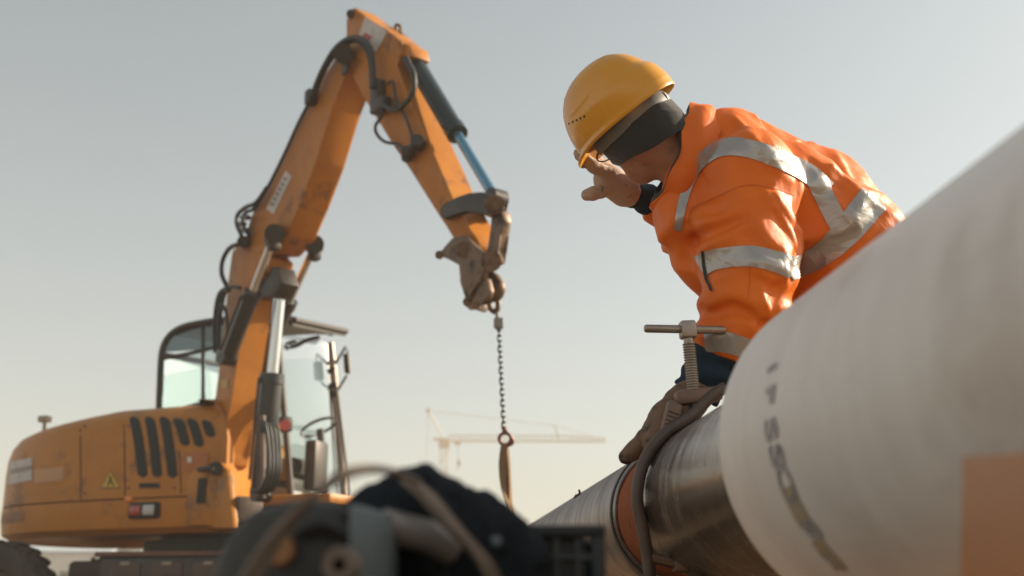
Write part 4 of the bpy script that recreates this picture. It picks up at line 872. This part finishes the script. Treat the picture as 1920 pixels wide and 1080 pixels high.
# ---- reflective tape laid on the cloth
def cast(px, py):
    d = nrm(W(px, py, 1) - CAM); h = jb.ray_cast(V3(CAM), V3(d)); return (np.array(h[0]), np.array(h[1])) if h[0] is not None else None
def tape(pts, wpx, name='reflective_tape', m=None, off=.0028, nw=8, sub=10, par=None, ext=None):
    """pts: places on the cloth that the tape's middle passes, w: its width there"""
    P2 = np.array([(x, y, 0) for x, y in pts], float); P, ww = smooth_path(P2, np.array(wpx, float) if not np.isscalar(wpx) else float(wpx), sub); T = np.gradient(P, axis=0); T /= np.linalg.norm(T, axis=1)[:, None] + 1e-9
    rows = []
    for i in range(len(P)):
        n2 = np.array([-T[i, 1], T[i, 0]]); row = []
        for j in range(nw + 1):
            q = P[i, :2] + n2 * (j / nw - .5) * ww[i]; h = cast(*q)
            if h is None: row = None; break
            nn = h[1] if h[1] @ (h[0] - CAM) < 0 else -h[1]; row.append(h[0] + nn * off)
        if row: rows.append(row)
    n = len(rows); v = [p for r in rows for p in r]; f = []
    for i in range(n - 1):
        for j in range(nw):
            a = (i * (nw + 1) + j, i * (nw + 1) + j + 1, (i + 1) * (nw + 1) + j + 1, (i + 1) * (nw + 1) + j)
            if max(np.linalg.norm(v[a[0]] - v[a[2]]), np.linalg.norm(v[a[1]] - v[a[3]])) < .11: f.append(a)
    return mesh(name, v, f, m or M_REFL, par or jk)
tape([(1271, 432), (1277, 395), (1290, 350), (1312, 308), (1345, 281), (1385, 276), (1430, 287), (1480, 308), (1520, 330), (1548, 358)], [14, 16, 18, 22, 30, 34, 33, 34, 36, 40])
tape([(1528, 338), (1545, 370), (1566, 408), (1584, 436)], [34, 36, 38, 36])
tape([(1640, 372), (1618, 398), (1592, 430), (1560, 462), (1525, 487), (1494, 502), (1478, 514)], [60, 58, 54, 48, 44, 38, 30])
tape([(1313, 500), (1335, 488), (1370, 482), (1410, 481), (1450, 489), (1486, 502)], [42, 40, 38, 38, 40, 42])
tape([(1312, 642), (1335, 640), (1362, 642), (1390, 650), (1416, 660)], [36, 38, 38, 38, 36], 'cuff_tape')
tape([(1319, 470), (1322, 500), (1327, 525), (1336, 546)], 5, 'sleeve_zip', M_SLOT, .004, 2)
tape([(1405, 480), (1406, 520), (1402, 560)], 1.2, 'sleeve_seam', mat('seam_dark_orange', (.55, .10, .008), .8), .0012, 2)  # thin darker orange line along the seam
tape([(1292, 418), (1297, 392), (1336, 373), (1398, 348), (1452, 354), (1490, 367)], 1.3, 'shoulder_seam', MATS['seam_dark_orange'], .0012, 2)
# ---- sleeve lining cuffs
cn0 = W(1352, 660, 2.49); cn1 = W(1306, 738, 2.485)
def cuff(P):
    s = cone(P, cn0, cn1, .063, .050); d = nrm(cn1 - cn0)
    s = np.maximum(s, -((P - cn0) @ d) - .02); s = np.maximum(s, (P - cn1) @ d)
    return s - .004 * np.sin(((P - cn0) @ d) * 120 + 3 * vnoise(P * 20, 3)) - .003 * vnoise(P * 30, 8)
sdf_obj('sleeve_cuff', cuff, *bounds([cn0, cn1], .09), .005, M_NAVY, person)
cr0 = W(1240, 384, 2.93); cr1 = W(1182, 362, 2.885)
def cuffr(P): d = nrm(cr1 - cr0); s = cone(P, cr0, cr1, .043, .033); s = np.maximum(s, (P - cr1) @ d); return s - .003 * np.sin(((P - cr0) @ d) * 150 + 2 * vnoise(P * 20, 3))
sdf_obj('sleeve_cuff', cuffr, *bounds([cr0, cr1], .07), .005, M_NAVY, person)
# ---- collar: outer cloth, lining
oc = W(1258, 292, 2.685); e1 = cs(-.335, -.94, 0) ; ax_ = nrm(cs(-.94, .335, -.02)); e2 = nrm(np.cross(ax_, e1))
bc = W(1314, 316, 2.70)
def collar_pts(inset, top, nt=56, ns=9):
    v = []
    for j in range(ns):
        a = j / (ns - 1) * top
        for k in range(nt):
            t = 2 * math.pi * k / nt; wob = .004 * math.sin(3 * t + 1) + .003 * math.sin(7 * t)
            b0 = bc + (1.0 * .136 * e1 * math.cos(t) + .115 * e2 * math.sin(t)); o0 = oc + ((.130 + wob) * e1 * math.cos(t) + .098 * e2 * math.sin(t)) + ax_ * wob * 1.5
            p = b0 * (1 - a) + o0 * a; c = bc * (1 - a) + oc * a; rdl = nrm(p - c)
            v.append(p - rdl * inset + rdl * .010 * math.sin(a * math.pi) + rdl * .003 * math.sin(a * 9 + 4 * math.sin(t * 2)))
    f = [(j * nt + k, j * nt + (k + 1) % nt, (j + 1) * nt + (k + 1) % nt, (j + 1) * nt + k) for j in range(ns - 1) for k in range(nt)]
    return v, f
v, f = collar_pts(0, 1.0); v2, f2 = collar_pts(.006, 1.0); n = len(v); nt = 56
rim_ = [(n - nt + k, n - nt + (k + 1) % nt, 2 * n - nt + (k + 1) % nt, 2 * n - nt + k) for k in range(nt)]
mesh('collar', v + v2, f + [tuple(i + n for i in q) for q in f2] + rim_, M_JACKET, person, True, 60)
v, f = collar_pts(.0075, 1.01); v2, f2 = collar_pts(.020, 1.02); rim_ = [(n - nt + k, n - nt + (k + 1) % nt, 2 * n - nt + (k + 1) % nt, 2 * n - nt + k) for k in range(nt)]
mesh('collar_lining', v + v2, f + [tuple(i + n for i in q) for q in f2] + rim_, M_CHAR, person, True, 60)
# ---- hard hat
def hat():
    nt, npf = 144, 64; v = []; th = .0035
    def surf(t, a, o):                     # t round the head, a 0 rim .. 1 crown
        ct, st = math.cos(t), math.sin(t); e = a * math.pi / 2
        fr_, sd = .140, .112
        k = math.cos(e) ** .82; hgt = .150 * math.sin(e) ** .92
        rr = 1.0
        ridge_ = .0012 * (1 - a ** 4) * math.exp(-((st * .112 * k) / .018) ** 2) * min(1, a * 3)                          # middle ridge
        lob = .0008 * math.exp(-((a - .42 - .10 * math.cos(2 * t)) / .016) ** 2) + .0008 * math.exp(-((a - .64 - .06 * math.cos(2 * t)) / .016) ** 2)
        back = .010 * max(0, -ct) ** 1.2 * (1 - min(1, a / .30)) if ct < 0 else 0
        stp = .006 * (1 / (1 + math.exp((a - .24) * 60))) * max(0, -ct + .35)
        q = k * rr
        return np.array([ct * (fr_ * 1.05 + o + back + stp) * q, st * (sd + o + stp) * q, hgt + ridge_ + (lob + o) * math.sin(e)]) + np.array([ct * lob, st * lob, 0]) * math.cos(e)
    def rim(t, o, dn):
        ct, st = math.cos(t), math.sin(t); pk = max(0, ct) ** 3
        ex = .006 + .036 * pk + .010 * max(0, -ct); drop = -.010 - .003 * pk - .006 * max(0, -ct)
        return np.array([ct * (.147 + ex + o), st * (.112 + .006 + .004 * abs(st) + o), drop + dn])
    rows = [[rim(2 * math.pi * k / nt, -.003, -.004) for k in range(nt)], [rim(2 * math.pi * k / nt, 0, 0) for k in range(nt)], [rim(2 * math.pi * k / nt, -.001, .004) for k in range(nt)]]
    rows += [[surf(2 * math.pi * k / nt, max(.004, i / npf), 0) for k in range(nt)] for i in range(npf)]
    rows += [[np.array([0, 0, .1501]) for k in range(nt)]]
    inn = [[surf(2 * math.pi * k / nt, max(.004, i / npf), -th) for k in range(nt)] for i in range(npf)][::-1]
    allr = rows + [[np.array([0, 0, .1465]) for k in range(nt)]] + inn
    v = [HP(*p) for r in allr for p in r]; m_ = len(allr)
    f = [(i * nt + k, i * nt + (k + 1) % nt, ((i + 1) % m_) * nt + (k + 1) % nt, ((i + 1) % m_) * nt + k) for i in range(m_) for k in range(nt)]
    o = mesh('hard_hat', v, f, M_HAT, person, True, 55)
    bm = bmesh.new(); bm.from_mesh(o.data); bmesh.ops.remove_doubles(bm, verts=bm.verts, dist=1e-5); bm.to_mesh(o.data); bm.free()
    hb = bvh_of(o)
    for i in range(5):                     # vent holes in a row
        x, y = 1067 + i * 7.2, 232 - i * 3.4; d_ = nrm(W(x, y, 1) - CAM); h = hb.ray_cast(V3(CAM), V3(d_))
        if h[0] is None: continue
        nn = np.array(h[1]); nn = nn if nn @ d_ < 0 else -nn; t1 = nrm(np.cross(nn, UP)); t2 = np.cross(nn, t1); m = MB()
        m.add([np.array(h[0]) + nn * .001 + t1 * .0034 * math.cos(a) + t2 * .0026 * math.sin(a) for a in np.linspace(0, 2 * math.pi, 12, endpoint=False)], [tuple(range(12))]); m.build('vent_hole', M_SLOT, o)
    return o
hat_o = hat()
def band(name, c0, tilt, a, b, h0, h1, th, m, t0=0, t1=2 * math.pi, wob=0, par=None):
    n = 64; v = []
    for k in range(n + 1):
        t = t0 + (t1 - t0) * k / n; ct, st = math.cos(t), math.sin(t); tl_ = tilt * ct
        for r_, z in ((0, h0), (th * .7, h0 + (h1 - h0) * .12), (th, (h0 + h1) / 2), (th * .7, h1 - (h1 - h0) * .12), (0, h1), (-.003, (h0 + h1) / 2)):
            v.append(HP(c0[0] + ct * (a + r_), c0[1] + st * (b + r_), z + tl_ + wob * math.sin(5 * t)))
    f = [(6 * k + j, 6 * k + (j + 1) % 6, 6 * k + 6 + (j + 1) % 6, 6 * k + 6 + j) for k in range(n) for j in range(6)]
    return mesh(name, v, f, m, par or person, True, 70)
band('ear_warmer', (-.022, 0), .022, .099, .084, -.096, -.012, .010, M_CHAR, wob=.002)
band('helmet_harness', (-.008, 0), .004, .112, .096, -.040, -.004, .003, M_HARN, rad(60), rad(300), par=hat_o)
band('harness_clip', (-.008, 0), .004, .1145, .0985, -.034, -.012, .003, mat('harness_light', (.30, .29, .28), .5), rad(200), rad(250), par=hat_o)
m = MB(); m.tube([HP(.02, .09, -.022), HP(.07, .072, -.03), HP(.088, .060, -.032)], .003, 6); m.tube([HP(.02, -.09, -.022), HP(.07, -.072, -.03), HP(.088, -.060, -.032)], .003, 6)
for e in (-1, 1): m.tube([HP(.088 + .004 * math.cos(t), e * .032 + .026 * math.cos(t), -.034 + .014 * math.sin(t)) for t in np.linspace(0, 2 * math.pi, 17)], .0018, 6, cap=False)
m.tube([HP(.094, -.006, -.028), HP(.094, .006, -.028)], .0028, 6); m.build('glasses', M_BLACK, person)
# ---- gloves
def hand(fingers, palm, k=.006, wr=.0012):
    def fn(P):
        s = chain(P, palm[0], palm[1], .02)
        for pts, rs in fingers: s = smin(s, chain(P, pts, rs, .005), k)
        return s - wr * vnoise(P * 90, 5) - .0016 * vnoise(P * 45, 6)
    return fn
h_ = lambda x, y, d: W(x, y, d)
LD = 2.385
fl = [([h_(1238, 800, LD), h_(1212, 822, LD - .005), h_(1192, 843, LD), h_(1174, 857, LD + .005)], [0.0237, 0.0215, 0.0203, 0.0164]),              # index along the pipe
      ([h_(1240, 806, LD - .015), h_(1226, 830, LD - .035), h_(1228, 856, LD - .045), h_(1246, 866, LD - .045)], [0.0237, 0.0226, 0.0215, 0.0169]),   # middle curled round the leg
      ([h_(1252, 812, LD - .018), h_(1246, 838, LD - .042), h_(1252, 858, LD - .048), h_(1266, 860, LD - .046)], [0.0226, 0.0203, 0.0192, 0.0158]),   # ring finger
      ([h_(1264, 806, LD - .012), h_(1264, 828, LD - .036), h_(1270, 846, LD - .044), h_(1280, 846, LD - .042)], [0.0203, 0.0181, 0.0169, 0.0147]),   # little finger
      ([h_(1268, 770, LD + .03), h_(1240, 786, LD + .04), h_(1222, 806, LD + .035), h_(1214, 818, LD + .03)], [0.0249, 0.0237, 0.0215, 0.0169])]      # thumb
pl = ([h_(1308, 732, 2.47), h_(1282, 760, 2.45), h_(1254, 790, 2.415), h_(1240, 806, 2.39)], [.038, .040, .040, .034])
sdf_obj('glove', hand(fl, pl), *bounds([p for q, _ in fl for p in q] + pl[0], .06), .0032, M_GLOVE, person)
RD = 2.87
fr2 = [([h_(1134, 324, RD - .03), h_(1111, 310, RD - .045), h_(1098, 301, RD - .05), h_(1086, 292, RD - .045)], [.018, .0165, .0148, .012]),
       ([h_(1131, 318, RD - .008), h_(1105, 304, RD - .014), h_(1096, 297, RD - .015), h_(1084, 288, RD - .01)], [.018, .0165, .0148, .012]),
       ([h_(1133, 314, RD + .018), h_(1109, 300, RD + .018), h_(1098, 294, RD + .02), h_(1088, 286, RD + .024)], [.017, .0155, .0138, .0115]),
       ([h_(1139, 312, RD + .04), h_(1119, 300, RD + .043), h_(1103, 289, RD + .048), h_(1098, 289, RD + .054)], [.015, .0135, .0122, .0105]),
       ([h_(1149, 350, RD - .02), h_(1129, 358, RD - .035), h_(1111, 363, RD - .042), h_(1100, 366, RD - .042)], [.022, .019, .0165, .0145])]
pl2 = ([h_(1180, 362, RD + .01), h_(1173, 360, RD + .01), h_(1157, 348, RD), h_(1141, 336, RD - .01), h_(1139, 328, RD + .02)], [.033, .034, .034, .033, .028])
sdf_obj('glove', hand(fr2, pl2, .006), *bounds([p for q, _ in fr2 for p in q] + pl2[0], .06), .0034, M_GLOVE2, person)
# ---- trousers and boots
def trou(P):
    s = smin(chain(P, [hip - FW * .09, kneeL, ftL + (0, 0, .03)], [.135, .095, .085], .03), chain(P, [hip + FW * .09, kneeR, ftR + (0, 0, .03)], [.135, .095, .085], .03), .03)
    return s - .007 * fold_noise(P, 10, 5)
lo, hi = bounds([hip, kneeL, kneeR, ftL, ftR], .19); lo[2] = .10
sdf_obj('trousers', lambda P: np.maximum(trou(P), .12 - P[:, 2]), lo, hi, .012, M_NAVY, person)
for ft in (ftL, ftR):
    def boot(P, ft=ft): return np.maximum(smin(cone(P, ft + (0, 0, .10), ft - (0, 0, .03), .06, .062), cone(P, ft - (.02, 0, .035), ft + (-.17, 0, -.045), .055, .046), .03), -(P[:, 2] - .001))
    sdf_obj('boot', boot, *bounds([ft + (0, 0, .1), ft + (-.17, 0, -.09)], .08), .008, M_BOOT, person)
#==FOREGROUND==
# ------------------------------------------------------------------ equipment close to the lens, on a timber crib
M_BAG = mat('black_fleece', (.016, .020, .025), .95, 0, (.030, .035, .042), 30, .6, .8, 120, .1)
M_BOXD = mat('dark_case_metal', (.085, .095, .10), .5, .3, (.055, .055, .055), 10)
M_BOXL = mat('blue_grey_case_metal', (.17, .21, .225), .5, .2, (.13, .165, .18), 8)
M_STRAPF = mat('brown_strap', (.26, .20, .155), .8, 0, (.19, .145, .115), 40)
TZ = .262                                              # top of the timber that carries them
def floor_pt(px, d): p = W(px, 1080, d); p[2] = TZ; return p
crib(floor_pt(640, .86), TZ, rad(4), 'square timber beam in the stack under the tool case', 'timber beams under the tools')
crib(floor_pt(1020, 1.05), TZ, rad(-6), 'square timber beam in the stack under the plastic crate', 'timber beams under the crate')
# tool case
cb = floor_pt(560, .84); tc_ = thing('tool_case', 'dark metal tool case with blue grey end panel beside the black bag', 'tool case', cb)
def fgp(px, py, d): return W(px, py, d)
poly = [fgp(395, 1075, .86), fgp(425, 1005, .86), fgp(468, 962, .86), fgp(560, 932, .86), fgp(648, 944, .86), fgp(656, 1075, .86)]
poly = poly[:5] + [np.array([poly[5][0], poly[5][1], TZ]), np.array([poly[0][0], poly[0][1], TZ])]
m = MB(); m.prism(poly, np.array([0, .16, 0]), .006); m.build('case_body', M_BOXD, tc_)
p_ = [fgp(652, 940, .855), fgp(716, 958, .90), fgp(730, 1000, .90), fgp(724, 1075, .90), fgp(655, 1075, .855)]; p_[3] = p_[3] * (1, 1, 0) + (0, 0, TZ); p_[4] = p_[4] * (1, 1, 0) + (0, 0, TZ)
m = MB(); m.prism(p_, np.array([.004, .05, 0]), .004); m.build('end_panel', M_BOXL, tc_)
m = MB(); q = fgp(525, 1032, .845); m.lathe([(0, -.006), (.010, -.006), (.012, 0), (.009, .005), (0, .005)], q, (0, 1, 0), 20); m.build('round_knob', mat('ochre_knob', (.40, .20, .08), .6), tc_)
m = MB(); q = fgp(640, 1060, .845); m.lathe([(.005, -.012), (.012, -.012), (.014, -.006), (.014, .012)], q, (0, 1, 0), 20); m.build('socket', M_STRAPF, tc_)
m = MB(); m.tube([fgp(560, 1000, .85), fgp(600, 985, .845), fgp(645, 1000, .85)], .006, 8, sub=4); m.build('case_handle', M_BLACK, tc_)
m = MB(); m.tube([fgp(718, 985, .93), fgp(800, 1005, .95), fgp(850, 1030, .96)], .014, 14); o = m.build('metal_tube', mat('pale_tube', (.24, .22, .205), .5, .3), base=fgp(718, 985, .93)); props(o, 'short pale metal tube wedged between the tool case and bag', 'tube')
# bag
bcen = W(840, 1010, 1.0)
def bag(P):
    s = chain(P, [W(705, 1000, 1.0), W(768, 984, 1.0), W(855, 1015, 1.02), W(955, 1068, 1.02)], [.034, .038, .040, .038], .04)
    low = W(840, 1080, 1.02); low[2] = TZ + .04
    s = smin(s, chain(P, [low - (.04, 0, 0), low + (.03, 0, 0)], [.042, .042], .03), .04)
    s = s - .013 * fold_noise(P, 20, 7) - .003 * vnoise(P * 140, 4)
    return np.maximum(s, TZ + .001 - P[:, 2])
lo, hi = bounds([W(700, 900, 1.0), W(1000, 1080, 1.04)], .09); lo[2] = TZ - .01
bg_ = thing('black_bag', 'black fleece bag lying between tool case and plastic crate', 'bag', np.array([bcen[0], bcen[1], TZ]))
sdf_obj('bag_body', bag, lo, hi, .0045, M_BAG, bg_)
m = MB(); q = W(930, 1015, .965); m.lathe([(0, -.004), (.004, -.003), (.005, 0), (0, .002)], q, (0, 1, 0), 12); m.build('snap_button', M_BOXL, bg_)
m = MB(); ribbon(m, [W(770, 905, .955), W(800, 930, .945), W(850, 990, .935), (W(905, 1050, .935)), W(930, 1095, .94)], [.018, .018, .02, .022, .022], [RT * .8 - UP * .5 + FW * .3] * 5); m.build('bag_strap', M_STRAPF, bg_)
# looped strap
m = MB(); ribbon(m, [W(455, 1110, .80), W(490, 1050, .80), (W(535, 985, .80)), W(590, 925, .80), W(650, 888, .81), W(705, 880, .83), W(755, 890, .87), W(785, 905, .90)], [.024, .026, .026, .020, .012, .008, .008, .010], [RT * .9 + UP * .5 + FW * .2, RT * .9 + UP * .5 + FW * .2, RT * .8 + UP * .5 + FW * .3, RT * .6 + UP * .5 + FW * .5, UP * .4 + FW, UP * .2 + FW, FW, FW], .0022)
o = m.build('loose_strap', M_STRAPF, base=W(455, 1110, .80)); props(o, 'brown webbing strap arching over the tool case', 'strap')
# plastic crate with grid wall
cD = 1.10; ca = W(1000, 985, cD); cbp = W(1122, 988, cD); M_PL = mat('black_crate_plastic', (.022, .025, .028), .45)
M_PLB = mat('grey_crate_bars', (.05, .055, .06), .45)
crt = thing('plastic_crate', 'black plastic crate with grid walls beside the black bag', 'crate', np.array([ca[0], ca[1], TZ]))
xa, xb = ca[0] - .06, cbp[0]; y0, y1 = ca[1], ca[1] + .22; zt = ca[2]; zb = TZ + .002
m = MB(); m.box(((xa + xb) / 2, (y0 + y1) / 2, zb + .006), ((xb - xa) / 2, 0, 0), (0, (y1 - y0) / 2, 0), (0, 0, .006)); m.build('crate_floor', M_PL, crt)
for (p, q) in (((xa, y0), (xb, y0)), ((xa, y1), (xb, y1)), ((xa, y0), (xa, y1)), ((xb, y0), (xb + .012, y1))):
    p, q = np.array([*p, 0]), np.array([*q, 0]); dd = q - p; Lw = np.linalg.norm(dd); e = dd / Lw; nn = np.array([-e[1], e[0], 0]); 
    m = MB(); m.box(p + dd / 2 + ZV * (zt - .006), e * (Lw / 2 + .006), nn * .007, ZV * .006, .003); wl_ = m.build('rim_bar', M_PL, crt)
    m = MB(); m.box(p + dd / 2 + ZV * ((zt + zb) / 2) + np.array([0, .010, 0]) * (1 if p[1] < y0 + .01 else -1), e * (Lw / 2 - .014), nn * .0012, ZV * ((zt - zb) / 2 - .008)); m.build('dark_backing', M_PL, wl_)  # solid sheet added behind the bars so the grid holes look dark
    k = int(Lw / .019)
    for i in range(k + 1): m = MB(); m.box(p + e * (Lw * i / k) + ZV * ((zt + zb) / 2), e * .0022, nn * .004, ZV * ((zt - zb) / 2 - .008)); m.build('grid_bar', M_PLB, wl_)
    for i in range(1, 4): m = MB(); m.box(p + dd / 2 + ZV * (zb + (zt - zb) * i / 4), e * Lw / 2, nn * .0035, ZV * .0022); m.build('grid_bar', M_PLB, wl_)
    for s_ in (0, 1): m = MB(); m.box(p + dd * s_ + ZV * ((zt + zb) / 2), e * .006, nn * .006, ZV * ((zt - zb) / 2 - .001), .002); m.build('corner_post', M_PL, wl_)

# ------------------------------------------------------------------ haze in the air
hz = MB(); hz.box((0, 120, 10.5), (345, 0, 0), (0, 345, 0), (0, 0, 12.5)); ho = hz.build('haze', None, smooth=False); props(ho, kind='stuff')
hm = bpy.data.materials.new('haze_air'); hm.use_nodes = True; N, L = hm.node_tree.nodes, hm.node_tree.links; N.clear()
pv = N.new('ShaderNodeVolumePrincipled'); pv.inputs['Color'].default_value = (.995, .955, .885, 1); pv.inputs['Density'].default_value = .0038; pv.inputs['Anisotropy'].default_value = 0
oo = N.new('ShaderNodeOutputMaterial'); L.new(pv.outputs[0], oo.inputs['Volume']); ho.data.materials.clear(); ho.data.materials.append(hm)
